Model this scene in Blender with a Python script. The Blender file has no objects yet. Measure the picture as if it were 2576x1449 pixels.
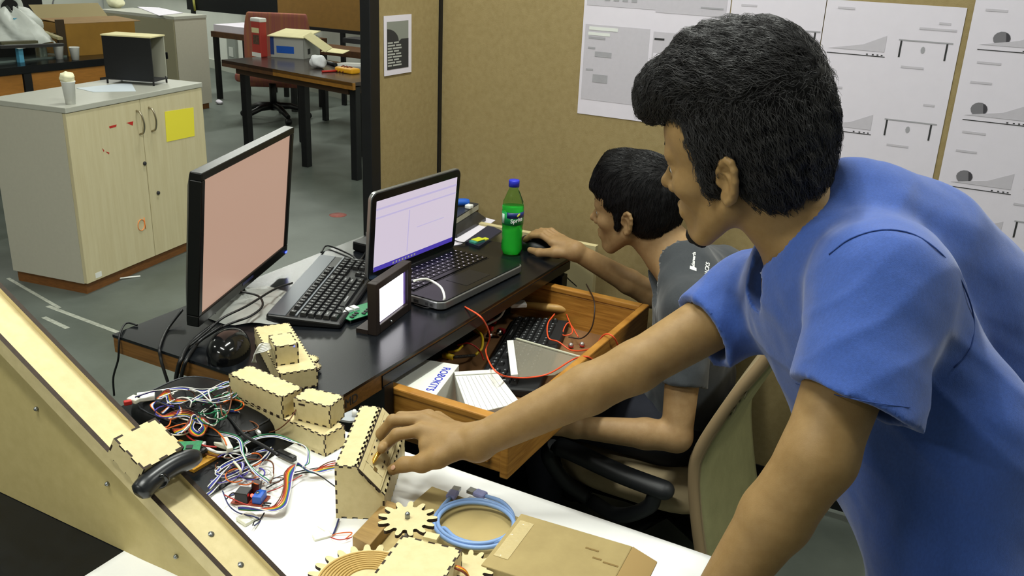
import bpy, bmesh, math, random
import numpy as np
from mathutils import Vector, Matrix
from mathutils.bvhtree import BVHTree

SC = bpy.context.scene
COL = SC.collection
random.seed(7)
RNG = np.random.default_rng(7)

# ------------------------------------------------------------------ camera
# frame of the place: X towards the chair side of the desk, Y along the desk, Z up,
# origin on the floor under the near left corner of the black desk
F_PX = 2314.0
PITCH, ROLL, YAW = math.radians(20.53), math.radians(2.45), math.atan2(.470, .883)
CAM = np.array([1.560, -1.160, 1.49])
FW = np.array([-math.sin(YAW) * math.cos(PITCH), math.cos(YAW) * math.cos(PITCH), -math.sin(PITCH)])
_r0 = np.array([math.cos(YAW), math.sin(YAW), 0.0])
_u0 = np.cross(_r0, FW)
RT = _r0 * math.cos(ROLL) + _u0 * math.sin(ROLL)
UP = _u0 * math.cos(ROLL) - _r0 * math.sin(ROLL)
cam_data = bpy.data.cameras.new('camera')
cam_data.sensor_width = 36.0
cam_data.lens = 36.0 * F_PX / 2576.0
cam_data.clip_start = 0.02
cam_data.clip_end = 60
cam = bpy.data.objects.new('camera', cam_data)
COL.objects.link(cam)
cam.matrix_world = Matrix(((RT[0], UP[0], -FW[0], CAM[0]), (RT[1], UP[1], -FW[1], CAM[1]),
                           (RT[2], UP[2], -FW[2], CAM[2]), (0, 0, 0, 1)))
SC.camera = cam

# ------------------------------------------------------------------ world, exposure
world = bpy.data.worlds.new('world')
SC.world = world
world.use_nodes = True
world.node_tree.nodes['Background'].inputs[0].default_value = (.80, .86, .95, 1)
world.node_tree.nodes['Background'].inputs[1].default_value = .25
SC.view_settings.view_transform = 'Standard'
SC.view_settings.look = 'None'
SC.view_settings.gamma = 1.0
SC.view_settings.use_curve_mapping = False
SC.view_settings.exposure = 0.36
LAMP_POWER = 34.0          # one ceiling tube
LAMP_COLOR = (.97, 1.0, .93)
CEIL_Z = 2.95
# x, y, turn, share of power, where it hangs
LAMP_SPOTS = [(.45, -1.0, 0, .85, 'above the ramp'), (-.4, -3.0, 0, 1.0, 'added behind the viewer for frontal fill'), (.62, .55, 90, 1.15, 'above the near end of the black desk'), (2.6, .9, 90, .7, 'behind the standing person'), (-3.0, -1.2, 0, .4, 'nearest the left wall'),  # the tube behind the viewer is an added fill lamp, out of view
              (1.9, 2.9, 0, 1.0, 'behind the brown partition'), (-1.3, 2.0, 90, .8, 'above the pale cabinet'), (-4.2, 5.2, 90, 1.2, 'above the red office chair'),
              (-6.6, 2.2, 90, 1.2, 'above the far left table'), (-1.2, 6.0, 0, 1.0, 'behind the far brown screen'), (-6.8, 5.6, 90, 1.0, 'in the far left corner')]

# ------------------------------------------------------------------ measuring helpers (points of the place seen along a sight line)
def ray(x, y): return FW + RT * (x - 1288) / F_PX - UP * (y - 724.5) / F_PX
def hz(x, y, z=.69):
    d = ray(x, y); return CAM + d * (z - CAM[2]) / d[2]
def py(x, y, Y):
    d = ray(x, y); return CAM + d * (Y - CAM[1]) / d[1]
def px(x, y, X):
    d = ray(x, y); return CAM + d * (X - CAM[0]) / d[0]
def dp(x, y, D): return CAM + ray(x, y) * D
def pl(x, y, P, n):
    d = ray(x, y); n = np.asarray(n, float)
    return CAM + d * (((np.asarray(P) - CAM) @ n) / (d @ n))
def V(*a): return np.array(a, float)
def unit(v):
    v = np.asarray(v, float); return v / np.linalg.norm(v)

# ------------------------------------------------------------------ materials
MATS = {}
def srgb(c):
    if isinstance(c, str):
        c = [int(c[i:i + 2], 16) / 255 for i in (0, 2, 4)]
    return [x / 12.92 if x <= .04045 else ((x + .055) / 1.055) ** 2.4 for x in c]
def mat(name, col, rough=.5, metal=0.0, spec=.5, noise=0.0, nscale=20.0, stretch=(1, 1, 1), col2=None, bump=0.0, bscale=200.0,
        bstretch=(1, 1, 1), emit=None, estr=0.0, alpha=1.0, trans=0.0, ior=1.45, sss=0.0, coat=0.0, sheen=0.0, rnoise=0.0):
    if name in MATS: return MATS[name]
    m = bpy.data.materials.new(name); m.use_nodes = True
    nt = m.node_tree; N = nt.nodes; L = nt.links
    b = N['Principled BSDF']
    c = srgb(col) + [1]
    b.inputs['Base Color'].default_value = c
    b.inputs['Roughness'].default_value = rough
    b.inputs['Metallic'].default_value = metal
    b.inputs['Specular IOR Level'].default_value = spec
    b.inputs['IOR'].default_value = ior
    b.inputs['Alpha'].default_value = alpha
    b.inputs['Transmission Weight'].default_value = trans
    b.inputs['Coat Weight'].default_value = coat
    b.inputs['Sheen Weight'].default_value = sheen
    if sss:
        b.inputs['Subsurface Weight'].default_value = sss
        b.inputs['Subsurface Radius'].default_value = (.012, .005, .003)
    if emit is not None:
        b.inputs['Emission Color'].default_value = srgb(emit) + [1]
        b.inputs['Emission Strength'].default_value = estr
    tc = None
    def coords(st):
        nonlocal tc
        if tc is None: tc = N.new('ShaderNodeTexCoord')
        mp = N.new('ShaderNodeMapping'); mp.inputs['Scale'].default_value = st
        L.new(tc.outputs['Object'], mp.inputs['Vector']); return mp.outputs['Vector']
    if noise or col2 is not None:
        nz = N.new('ShaderNodeTexNoise'); nz.inputs['Scale'].default_value = nscale; nz.inputs['Detail'].default_value = 6
        nz.inputs['Roughness'].default_value = .6
        L.new(coords(stretch), nz.inputs['Vector'])
        cr = N.new('ShaderNodeValToRGB'); cr.color_ramp.elements[0].position = .32; cr.color_ramp.elements[1].position = .68
        k = srgb(col2) if col2 is not None else [x * (1 - noise) for x in c[:3]]
        h = c[:3] if col2 is not None else [min(1, x * (1 + noise * .6)) for x in c[:3]]
        cr.color_ramp.elements[0].color = k + [1]; cr.color_ramp.elements[1].color = h + [1]
        L.new(nz.outputs['Fac'], cr.inputs['Fac']); L.new(cr.outputs['Color'], b.inputs['Base Color'])
        if rnoise:
            mr = N.new('ShaderNodeMapRange'); mr.inputs['To Min'].default_value = rough - rnoise; mr.inputs['To Max'].default_value = rough + rnoise
            L.new(nz.outputs['Fac'], mr.inputs['Value']); L.new(mr.outputs['Result'], b.inputs['Roughness'])
    if bump:
        nb = N.new('ShaderNodeTexNoise'); nb.inputs['Scale'].default_value = bscale; nb.inputs['Detail'].default_value = 4
        L.new(coords(bstretch), nb.inputs['Vector'])
        bp = N.new('ShaderNodeBump'); bp.inputs['Strength'].default_value = bump; bp.inputs['Distance'].default_value = .002
        L.new(nb.outputs['Fac'], bp.inputs['Height']); L.new(bp.outputs['Normal'], b.inputs['Normal'])
    MATS[name] = m
    return m

# ------------------------------------------------------------------ things and parts
MW = {}
def setp(o, label=None, cat=None, group=None, kind=None):
    if label: o['label'] = label
    if cat: o['category'] = cat
    if group: o['group'] = group
    if kind: o['kind'] = kind
    return o
def frame(o, x, y=None, z=None):
    """4x4 with columns x,y,z and origin o"""
    x = unit(x)
    if z is None: z = V(0, 0, 1)
    z = unit(z)
    if y is None: y = np.cross(z, x)
    y = unit(y); z = unit(np.cross(x, y))
    return Matrix(((x[0], y[0], z[0], o[0]), (x[1], y[1], z[1], o[1]), (x[2], y[2], z[2], o[2]), (0, 0, 0, 1)))
def rz(deg, o=(0, 0, 0)):
    return Matrix.Translation(Vector(o)) @ Matrix.Rotation(math.radians(deg), 4, 'Z')
def thing(name, label, cat, at=(0, 0, 0), group=None, kind=None):
    o = bpy.data.objects.new(name, None); COL.objects.link(o)
    o.empty_display_size = .02
    M = at if isinstance(at, Matrix) else Matrix.Translation(Vector([float(q) for q in at]))
    o.matrix_world = M; MW[o] = M.copy()
    return setp(o, label, cat, group, kind)

class MB:
    """collects faces for one mesh"""
    def __init__(s): s.v = []; s.f = []; s.mi = []; s.sm = []
    def add(s, verts, faces, mi=0, smooth=False):
        o = len(s.v); s.v += [tuple(float(c) for c in p) for p in verts]
        s.f += [tuple(i + o for i in f) for f in faces]
        s.mi += list(mi) if isinstance(mi, (list, tuple)) else [mi] * len(faces)
        s.sm += [smooth] * len(faces); return s
    def par(s, o, ex, ey, ez, mi=0):
        o, ex, ey, ez = [np.asarray(q, float) for q in (o, ex, ey, ez)]
        p = [o, o + ex, o + ex + ey, o + ey]; p += [q + ez for q in p]
        fs = [(3, 2, 1, 0), (4, 5, 6, 7), (0, 1, 5, 4), (1, 2, 6, 5), (2, 3, 7, 6), (3, 0, 4, 7)]
        if np.dot(np.cross(ex, ey), ez) < 0: fs = [f[::-1] for f in fs]
        return s.add(p, fs, mi)
    def box(s, c, d, mi=0):
        c = np.asarray(c, float); d = np.asarray(d, float)
        return s.par(c - d / 2, (d[0], 0, 0), (0, d[1], 0), (0, 0, d[2]), mi)
    def bb(s, lo, hi, mi=0):
        lo = np.asarray(lo, float); hi = np.asarray(hi, float); d = hi - lo
        return s.par(lo, (d[0], 0, 0), (0, d[1], 0), (0, 0, d[2]), mi)
    def prism(s, poly, ext, mi=0, side=None):
        """polygon (list of 3D points, counter-clockwise seen from +ext) extruded by ext; side = material of the edge faces"""
        P = [np.asarray(p, float) for p in poly]; e = np.asarray(ext, float); n = len(P)
        fs = [tuple(range(n - 1, -1, -1)), tuple(range(n, 2 * n))] + [(i, (i + 1) % n, n + (i + 1) % n, n + i) for i in range(n)]
        return s.add(P + [p + e for p in P], fs, [mi, mi] + [mi if side is None else side] * n)
    def tube(s, pts, r, n=8, closed=False, caps=True, mi=0, flat=1.0):
        P = [np.asarray(p, float) for p in pts]; m = len(P)
        rr = [r] * m if np.isscalar(r) else list(r)
        T = []
        for i in range(m):
            a = P[(i - 1) % m] if (closed or i > 0) else P[i]; b = P[(i + 1) % m] if (closed or i < m - 1) else P[i]
            t = b - a; l = np.linalg.norm(t); T.append(t / l if l > 1e-9 else V(0, 0, 1))
        ref = V(0, 0, 1) if abs(T[0][2]) < .9 else V(1, 0, 0)
        N = unit(np.cross(np.cross(T[0], ref), T[0])); vs = []
        for i in range(m):
            N = N - T[i] * (N @ T[i]); l = np.linalg.norm(N)
            N = N / l if l > 1e-9 else unit(np.cross(T[i], V(1, .3, .2)))
            B = np.cross(T[i], N)
            for k in range(n):
                a = 2 * math.pi * k / n
                vs.append(P[i] + (N * math.cos(a) * flat + B * math.sin(a)) * rr[i])
        fs = []
        for i in range(m if closed else m - 1):
            j = (i + 1) % m
            for k in range(n):
                q = (k + 1) % n; fs.append((i * n + k, i * n + q, j * n + q, j * n + k))
        o = len(s.v); s.add(vs, fs, mi, True)
        if caps and not closed:
            s.add([], []); s.f.append(tuple(o + k for k in range(n - 1, -1, -1))); s.mi.append(mi); s.sm.append(False)
            s.f.append(tuple(o + (m - 1) * n + k for k in range(n))); s.mi.append(mi); s.sm.append(False)
        return s
    def lathe(s, prof, n=24, o=(0, 0, 0), ax=(0, 0, 1), mi=0, smooth=True):
        """prof: list of (r, z[, mi])"""
        z = unit(ax); x = unit(np.cross(z, V(0, 1, 0) if abs(z[1]) < .9 else V(1, 0, 0))); y = np.cross(z, x); o = np.asarray(o, float)
        vs = []; fs = []; ms = []
        for q in prof:
            for k in range(n):
                a = 2 * math.pi * k / n; vs.append(o + (x * math.cos(a) + y * math.sin(a)) * q[0] + z * q[1])
        for i in range(len(prof) - 1):
            for k in range(n):
                w = (k + 1) % n; fs.append((i * n + k, i * n + w, (i + 1) * n + w, (i + 1) * n + k)); ms.append(prof[i][2] if len(prof[i]) > 2 else mi)
        fs.append(tuple(range(n - 1, -1, -1))); ms.append(ms[0]); L = (len(prof) - 1) * n
        fs.append(tuple(L + k for k in range(n))); ms.append(ms[-2] if len(ms) > 1 else mi)
        return s.add(vs, fs, ms, smooth)
    def sphere(s, c, r, nu=16, nv=10, mi=0):
        c = np.asarray(c, float); r = np.asarray(r if not np.isscalar(r) else (r, r, r), float)
        vs = [c + V(0, 0, -1) * r]; fs = []
        for i in range(1, nv):
            t = -math.pi / 2 + math.pi * i / nv
            for k in range(nu):
                a = 2 * math.pi * k / nu; vs.append(c + V(math.cos(t) * math.cos(a), math.cos(t) * math.sin(a), math.sin(t)) * r)
        vs.append(c + V(0, 0, 1) * r); top = len(vs) - 1
        for k in range(nu):
            q = (k + 1) % nu; fs.append((0, 1 + q, 1 + k)); fs.append((top, top - nu + k, top - nu + q))
            for i in range(nv - 2): fs.append((1 + i * nu + k, 1 + i * nu + q, 1 + (i + 1) * nu + q, 1 + (i + 1) * nu + k))
        return s.add(vs, fs, mi, True)
    def grid(s, fn, nu, nv, mi=0, smooth=True):
        vs = [fn(i / nu, j / nv) for j in range(nv + 1) for i in range(nu + 1)]
        fs = [(j * (nu + 1) + i, j * (nu + 1) + i + 1, (j + 1) * (nu + 1) + i + 1, (j + 1) * (nu + 1) + i) for j in range(nv) for i in range(nu)]
        return s.add(vs, fs, mi, smooth)
    def build(s, name, mats, parent=None, space='l', bevel=0.0, seg=2, label=None, cat=None, group=None, kind=None, solid=0.0, fixn=False):
        me = bpy.data.meshes.new(name)
        vs = s.v; loc = None
        if parent is not None and space == 'w':
            Mi = MW[parent].inverted(); A = np.array(Mi); P = np.array(vs) @ A[:3, :3].T + A[:3, 3]; vs = [tuple(p) for p in P]
        elif parent is None:
            P = np.array(vs); lo = P.min(0); hi = P.max(0); loc = V((lo[0] + hi[0]) / 2, (lo[1] + hi[1]) / 2, lo[2]); vs = [tuple(p) for p in P - loc]
        me.from_pydata(vs, [], s.f)
        mats = mats if isinstance(mats, (list, tuple)) else [mats]
        for m in mats: me.materials.append(m)
        me.polygons.foreach_set('material_index', s.mi); me.polygons.foreach_set('use_smooth', s.sm); me.update()
        if fixn:
            bm = bmesh.new(); bm.from_mesh(me); bmesh.ops.recalc_face_normals(bm, faces=bm.faces); bm.to_mesh(me); bm.free()
        o = bpy.data.objects.new(name, me); COL.objects.link(o)
        if parent is not None:
            o.parent = parent; MW[o] = MW[parent].copy()
        else:
            o.location = loc; MW[o] = Matrix.Translation(Vector(loc))
        if solid:
            md = o.modifiers.new('solid', 'SOLIDIFY'); md.thickness = solid; md.offset = -1
        if bevel:
            md = o.modifiers.new('bevel', 'BEVEL'); md.width = bevel; md.segments = seg; md.limit_method = 'ANGLE'; md.angle_limit = math.radians(40)
        return setp(o, label, cat, group, kind)

def share(src, name, parent, loc, rot=None):
    """another object on the same mesh, as a part"""
    o = bpy.data.objects.new(name, src.data); COL.objects.link(o); o.parent = parent
    M = Matrix.Translation(Vector([float(q) for q in loc]))
    if rot is not None: M = M @ rot
    o.matrix_local = M
    for md in src.modifiers:
        if md.type == 'BEVEL':
            k = o.modifiers.new('bevel', 'BEVEL'); k.width = md.width; k.segments = md.segments; k.limit_method = 'ANGLE'; k.angle_limit = md.angle_limit
    MW[o] = MW[parent] @ M
    return o
def spline(pts, n=8, closed=False):
    """Catmull-Rom through the points"""
    P = [np.asarray(p, float) for p in pts]; m = len(P); out = []
    rng = range(m) if closed else range(m - 1)
    for i in rng:
        p1 = P[i]; p2 = P[(i + 1) % m]
        p0 = P[i - 1] if (i > 0 or closed) else p1 * 2 - p2
        p3 = P[(i + 2) % m] if (i + 2 < m or closed) else p2 * 2 - p1
        for k in range(n):
            t = k / n
            out.append(.5 * (2 * p1 + (p2 - p0) * t + (2 * p0 - 5 * p1 + 4 * p2 - p3) * t * t + (3 * p1 - p0 - 3 * p2 + p3) * t ** 3))
    if not closed: out.append(P[-1])
    return out
def text_part(body, size, M, m, parent, name='lettering', depth=.0006, wrap=None, bold=0.0, align='CENTER', cat=None):
    cu = bpy.data.curves.new(name, 'FONT'); cu.body = body; cu.size = size; cu.extrude = depth / 2; cu.offset = bold
    cu.align_x = align; cu.align_y = 'CENTER'; cu.resolution_u = 3
    t = bpy.data.objects.new('tmp', cu); COL.objects.link(t)
    dg = bpy.context.evaluated_depsgraph_get(); me = bpy.data.meshes.new_from_object(t.evaluated_get(dg))
    bpy.data.objects.remove(t); bpy.data.curves.remove(cu)
    me.name = name
    me.materials.clear(); me.materials.append(m)
    for v in me.vertices:
        v.co = wrap(v.co) if wrap else M @ v.co
    A = MW[parent].inverted()
    me.transform(A); me.update()
    o = bpy.data.objects.new(name, me); COL.objects.link(o); o.parent = parent; MW[o] = MW[parent].copy()
    return o
T = .69      # height of the desk top
# ================================================================== materials
M_floor = mat('floor_concrete', '666d67', .42, spec=.45, col2='4c534d', nscale=2.2, bump=.15, bscale=60, rnoise=.1)
M_white = mat('wall_white', 'dfe2da', .8, noise=.05, nscale=3)
M_ceil = mat('ceiling_white', 'd8d6cc', .9)
M_brown = mat('partition_brown', '94835a', .75, col2='89784f', nscale=60, bump=.25, bscale=500)
M_farbrown = mat('partition_far_brown', '7d5c25', .7, noise=.1, nscale=20)
M_black = mat('black_paint', '0d0e11', .45, noise=.2, nscale=30)
M_blackpl = mat('black_plastic', '0e0f11', .38, spec=.5, bump=.05, bscale=900)
M_blackgl = mat('black_gloss', '0b0c0e', .12, spec=.6)
M_paper = mat('paper_white', 'd0cbd6', .8, noise=.02, nscale=30)
M_cream = mat('cabinet_maple', 'cdc3a0', .5, col2='c3b792', nscale=9, stretch=(5, 5, .35), spec=.4)
M_cgrey = mat('cabinet_grey', 'b9b5a6', .55, noise=.03, nscale=60)
M_ctop = mat('cabinet_top', 'aeaea4', .4, noise=.03, nscale=40)
M_kick = mat('plinth_brown', '7a4d22', .6, noise=.25, nscale=30, stretch=(1, 1, 6))
M_lamin = mat('black_laminate', '111418', .24, spec=.35, col2='0c0e11', nscale=40, bump=.04, bscale=300)
M_wood = mat('desk_wood_edge', '7b5425', .5, col2='5c3d14', nscale=14, stretch=(.6, 6, 14), bump=.1, bscale=80)
M_wood2 = mat('drawer_wood', 'b9853a', .45, col2='8c5c1f', nscale=9, stretch=(1.2, 1.2, 16), spec=.45, bump=.08, bscale=60)
M_ply = mat('drawer_board', '7d5a3a', .55, noise=.12, nscale=30)
M_teak = mat('table_brown', '5c3d22', .4, col2='42291a', nscale=8, stretch=(2, 14, 2))
M_chrome = mat('brushed_steel', 'a9a08c', .3, metal=1)
M_steel = mat('steel_grey', '8f9395', .35, metal=.9)
M_yellow = mat('note_yellow', 'e8dc3c', .7)
M_red = mat('red_paint', 'b5281f', .6)
M_orange = mat('orange_chalk', 'f08a3c', .8)
M_plw = mat('white_plastic', 'e2e3df', .4, spec=.45)
M_foam = mat('cream_foam', 'e9e6c4', .85, bump=.3, bscale=80)
M_card = mat('cardboard', 'a3905f', .8, col2='988556', nscale=25, bump=.1, bscale=200, bstretch=(1, 8, 1))
M_card2 = mat('cardboard_dark', '8f6e3e', .8, noise=.12, nscale=20)
M_cardp = mat('cardboard_pale', 'd8cfa0', .8, noise=.05, nscale=20)
M_white_box = mat('white_board', 'd9dad2', .6, noise=.03, nscale=30)
M_blue = mat('blue_plastic', '2058b8', .4)
M_green_pcb = mat('circuit_green', '1d7a4a', .4, noise=.35, nscale=300)
M_dark = mat('dark_print', '2a2a2c', .7)
M_grey = mat('grey_print', '97969c', .8, noise=.06, nscale=60)
M_lgrey = mat('pale_print', 'b6b2bb', .8, noise=.03, nscale=80)

# ================================================================== setting
def struct(mb, name, m, label=None, parent=None, **k):
    return mb.build(name, m, parent, kind='structure' if parent is None else None, label=label, **k)
fl = struct(MB().bb((-9.5, -4, -.06), (4.6, 9, 0)), 'floor', M_floor, 'worn grey-green concrete floor')
ML = mat('floor_joint', 'a7aa9e', .7, noise=.3, nscale=60)
MR_ = mat('floor_red_mark', '96564e', .7, noise=.3, nscale=40)
for a, b, w, m in (((120, 770), (320, 845), .02, ML), ((20, 700), (150, 775), .016, ML), ((110, 798), (170, 826), .02, ML)):
    A, B = hz(*a, 0), hz(*b, 0); d = unit(B - A); n = V(-d[1], d[0], 0) * w / 2
    q = MB().par(A - n, B - A, n * 2, (0, 0, .0006)); q.build('joint_line', m, fl, space='w')
A = hz(850, 541, 0); MB().lathe([(.05, 0), (.05, .0006)], 14, A).build('paint_mark', MR_, fl, space='w')
struct(MB().bb((-9.5, -4, CEIL_Z + .12), (4.6, 9, CEIL_Z + .2)), 'ceiling', M_ceil, 'white ceiling')
struct(MB().bb((4.6, -4, 0), (4.7, 9, 3.1)), 'wall_right', M_white, 'white wall behind the partition')
struct(MB().bb((-9.6, -4, 0), (-9.5, 9, 3.1)), 'wall_left', M_white, 'white side wall of the hall')
struct(MB().bb((-9.5, -4.1, 0), (4.6, -4, 3.1)), 'wall_front', mat('wall_dim', 'a5a39a', .85), 'wall behind the viewer, greyed to cut bounced light')  # unseen wall, its colour darkened so it bounces less light
wa, wb = hz(540, 172, 0), hz(860, 248, 0); wd = unit(wb - wa)
wl, wr = wa - wd * 2.9, wb + wd * 8.7
wn = V(-wd[1], wd[0], 0)
wback = struct(MB().par(wl, wr - wl, wn * .1, (0, 0, 3.1)), 'wall_back', M_white, 'white painted far wall of the hall')
struct(MB().par(wl - wn * .015, wr - wl, wn * .015, (0, 0, .1)), 'baseboard_back', mat('skirting', 'b9bdb2', .6), 'pale skirting along the far wall')

# brown partition with the posters, its trims and the short return with the flyer
PY = 1.25
wp = struct(MB().bb((-.0, PY, .10), (3.4, PY + .04, 1.95)), 'wall_partition', M_brown, 'brown fabric office partition with drawings pinned on it')
struct(MB().bb((-.0, PY - .004, .03), (3.4, PY + .044, .10)), 'baseboard_partition', M_black, 'black bottom rail of the brown partition')
struct(MB().bb((-.012, PY - .014, .0), (.004, PY, 1.95)), 'trim_1', M_black, 'black corner strip between partition panels')
struct(MB().bb((-.03, .94, .10), (-.002, PY - .014, 1.95)), 'wall_return', M_brown, 'short brown partition return carrying a small flyer')
struct(MB().bb((-.034, .897, 0), (.0, .94, 1.95)), 'trim_2', M_black, 'black post at the end of the partition', bevel=.002)

# flyer on the return (plane X = 0)
fx = .0005
c = [px(x, y, fx) for x, y in ((967, 192), (1035, 181), (1035, 34), (967, 42))]
y0, y1, z0, z1 = c[0][1], c[1][1], (c[0][2] + c[1][2]) / 2, (c[2][2] + c[3][2]) / 2
fly = thing('flyer', 'small black and white flyer on the partition return by the black post', 'flyer', (fx, (y0 + y1) / 2, z0))
MB().bb((fx - .001, y0, z0), (fx, y1, z1)).build('sheet', M_paper, fly, space='w')
w_, h_ = y1 - y0, z1 - z0
P = lambda u, v, d=.0004: V(fx + d, y0 + u * w_, z0 + v * h_)
MB().par(P(.1, .1, 0), P(.88, .1, 0) - P(.1, .1, 0), P(.1, .9, 0) - P(.1, .1, 0), (.0003, 0, 0)).build('print', mat('flyer_grey', '7d8078', .8), fly, space='w')
poly = [P(.1, .1), P(.88, .1), P(.88, .6), P(.62, .6), P(.52, .56)] + [P(.1 + .42 * math.cos(t), .56 + .22 * math.sin(t)) for t in np.linspace(.25, 1.5, 6)] + [P(.1, .78)]
MB().prism(poly, (.0003, 0, 0)).build('print', M_dark, fly, space='w')
mline = mat('flyer_text', 'a0a29c', .8)
for i in range(9):
    v = .535 - i * .048
    for (a, b) in (((.12, .3), (.34, .52 + .08 * (i % 3))), ((.12, .38), (.42, .6)), ((.12, .26), (.3, .62)))[i % 3]:
        MB().par(P(a, v, .0007), P(b, v, 0) - P(a, v, 0), P(a, v + .026, 0) - P(a, v, 0), (.0002, 0, 0)).build('text_line', mline, fly, space='w')

# posters on the partition (plane Y = PY)
def poster(name, label, x0, x1, z0, z1, prints, dy=.0, group='drawings pinned on the brown partition'):
    yy = PY - .0015 - dy
    t = thing(name, label, 'poster', ((x0 + x1) / 2, yy, z0), group)
    MB().bb((x0, yy, z0), (x1, yy + .0006, z1)).build('sheet', M_paper, t, space='w')
    for k, (nm, m, pts) in enumerate(prints):
        q = MB()
        poly = [V(x, yy - .0002 - (.0002 if nm == 'white_panel' else 0) - 1e-6 * k, z) for x, z in pts]
        q.prism(poly, (0, -.0003, 0)).build(nm, m, t, space='w', fixn=True)
    return t
def R4(a, b): # rectangle from two pixel corners (left-top, right-bottom) on the partition
    A = py(*a, PY); B = py(*b, PY); return [(A[0], B[2]), (B[0], B[2]), (B[0], A[2]), (A[0], A[2])]
def RX(x, z, w, h): return [(x, z), (x + w, z), (x + w, z + h), (x, z + h)]
pr = []
X0 = .465
# left poster: grey screenshots in two columns
for x, z, w, h in ((X0 + .008, 1.34, .20, .10), (X0 + .208, 1.334, .19, .10), (X0 + .008, 1.085, .19, .205), (X0 + .208, 1.085, .19, .2)):
    pr.append(('screenshot', M_lgrey, RX(x, z, w, h)))
pr.append(('white_panel', M_paper, RX(X0 + .212, 1.12, .16, .11)))
P1 = poster('printed_poster', 'poster of grey screenshots at the left end of the partition', X0, .872, 1.043, 1.45, pr)
P1y = PY - .0022
for x, z, w, h, m in ((X0 + .02, 1.252, .05, .006, M_grey), (X0 + .02, 1.225, .022, .005, M_grey), (X0 + .018, 1.166, .022, .005, M_grey), (X0 + .042, 1.205, .05, .014, M_grey), (X0 + .04, 1.135, .045, .022, M_grey),
                      (X0 + .212, 1.264, .028, .005, M_dark), (X0 + .06, 1.355, .016, .018, M_grey), (X0 + .086, 1.355, .016, .018, M_grey), (X0 + .112, 1.355, .016, .018, M_grey), (X0 + .138, 1.355, .016, .018, M_grey),
                      (X0 + .245, 1.37, .03, .02, M_grey), (X0 + .33, 1.352, .06, .004, M_grey)):
    MB().bb((x, P1y - .0003, z), (x + w, P1y, z + h)).build('print', m, P1, space='w')
for (x0, w, z, h) in ((X0 + .020, .085, 1.2755, .009), (X0 + .018, .065, 1.2615, .008)):
    MB().bb((x0, P1y - .0003, z), (x0 + w, P1y, z + h)).build('heading', mat('heading_white', 'cfd2cf', .8), P1, space='w')
q = MB(); q.tube([V(X0 + .222, P1y - .0006, 1.20), V(X0 + .240, P1y - .0006, 1.20), V(X0 + .240, P1y - .0006, 1.186), V(X0 + .231, P1y - .0006, 1.181), V(X0 + .222, P1y - .0006, 1.186)], .0007, 5, closed=True)
q.build('shield_mark', M_grey, P1, space='w')

def table_draw(out, x, z, s=1.0):
    """side view of a table with a pear and two legs"""
    out.append(('table_drawing', M_grey, RX(x, z + .050 * s, .118 * s, .003 * s)))
    for dx in (.004, .104): out.append(('table_drawing', M_dark, RX(x + dx * s, z + .012 * s, .004 * s, .038 * s)))
    out.append(('table_drawing', M_grey, [(x + .056 * s + .005 * s * math.cos(t), z + .032 * s + .008 * s * math.sin(t)) for t in np.linspace(0, 6.28, 9)[:-1]]))
def path_draw(out, x, z, w=.13):
    out.append(('path_drawing', M_dark, RX(x, z, w, .0018)))
    for dx in (.68, .78, .86, .93): out.append(('path_drawing', M_dark, RX(x + dx * w, z + .003, .004, .0025)))
    out.append(('path_drawing', M_lgrey, [(x + .02 * w, z + .012), (x + .98 * w, z + .012), (x + .98 * w, z + .05), (x + .6 * w, z + .026)]))
def bowl_draw(out, x, z, s=.018):
    out.append(('bowl_drawing', mat('bowl_grey', '6f6d73', .8), [(x + s * math.cos(t), z + s * .85 * math.sin(t) if math.sin(t) > -.6 else z - s * .75) for t in np.linspace(.9, 2 * math.pi + .9 - .4, 14)]))
    out.append(('bowl_drawing', mat('bowl_dark', '3b393f', .8), [(x + s * .95 * math.cos(t) if math.cos(t) > .1 else x + .1 * s, z + s * .8 * math.sin(t)) for t in np.linspace(-.9, 1.2, 9)]))
def caption(out, x, z, w=.05): out.append(('caption', M_lgrey, RX(x, z, w, .005)))
# middle poster: three columns wide, partly behind the head
pr = []
for k, zz in enumerate((1.265, 1.075, .885)):
    table_draw(pr, .985 + .0 * k, zz); path_draw(pr, .885, zz + .002, .08); caption(pr, .9, zz + .1, .04)
P2a = poster('printed_poster', 'poster of table drawings partly hidden behind the head in the middle', .875, 1.106, .80, 1.45, pr, dy=.0012)
pr = []
for zz in (1.262, 1.075, .888):
    table_draw(pr, 1.285, zz); path_draw(pr, 1.125, zz + .008, .135); caption(pr, 1.135, zz + .112, .04); caption(pr, 1.30, zz - .012, .05); caption(pr, 1.365, zz + .092, .025)
caption(pr, 1.325, 1.34, .08)
P2b = poster('printed_poster', 'poster of table side views right of the head', 1.108, 1.417, .80, 1.394, pr, dy=.0004)
pr = []
for zz in (1.305, 1.145, .985, .87):
    if zz != .87: bowl_draw(pr, 1.485 if zz < 1.2 else 1.50, zz + .028)
    path_draw(pr, 1.455, zz, .135); table_draw(pr, 1.61, zz + .004); caption(pr, 1.46, zz - .03, .05); caption(pr, 1.60, zz - .022, .04); caption(pr, 1.455, zz + .085, .045)
P3 = poster('printed_poster', 'rightmost large poster of bowls above the bent back', 1.431, 1.76, .828, 1.56, pr)
P4 = poster('printed_poster', 'lowest white sheet at the right edge of the partition', 1.626, 1.93, .50, .826, [('caption', M_lgrey, RX(1.65, .75, .06, .006))], dy=.001)

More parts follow.
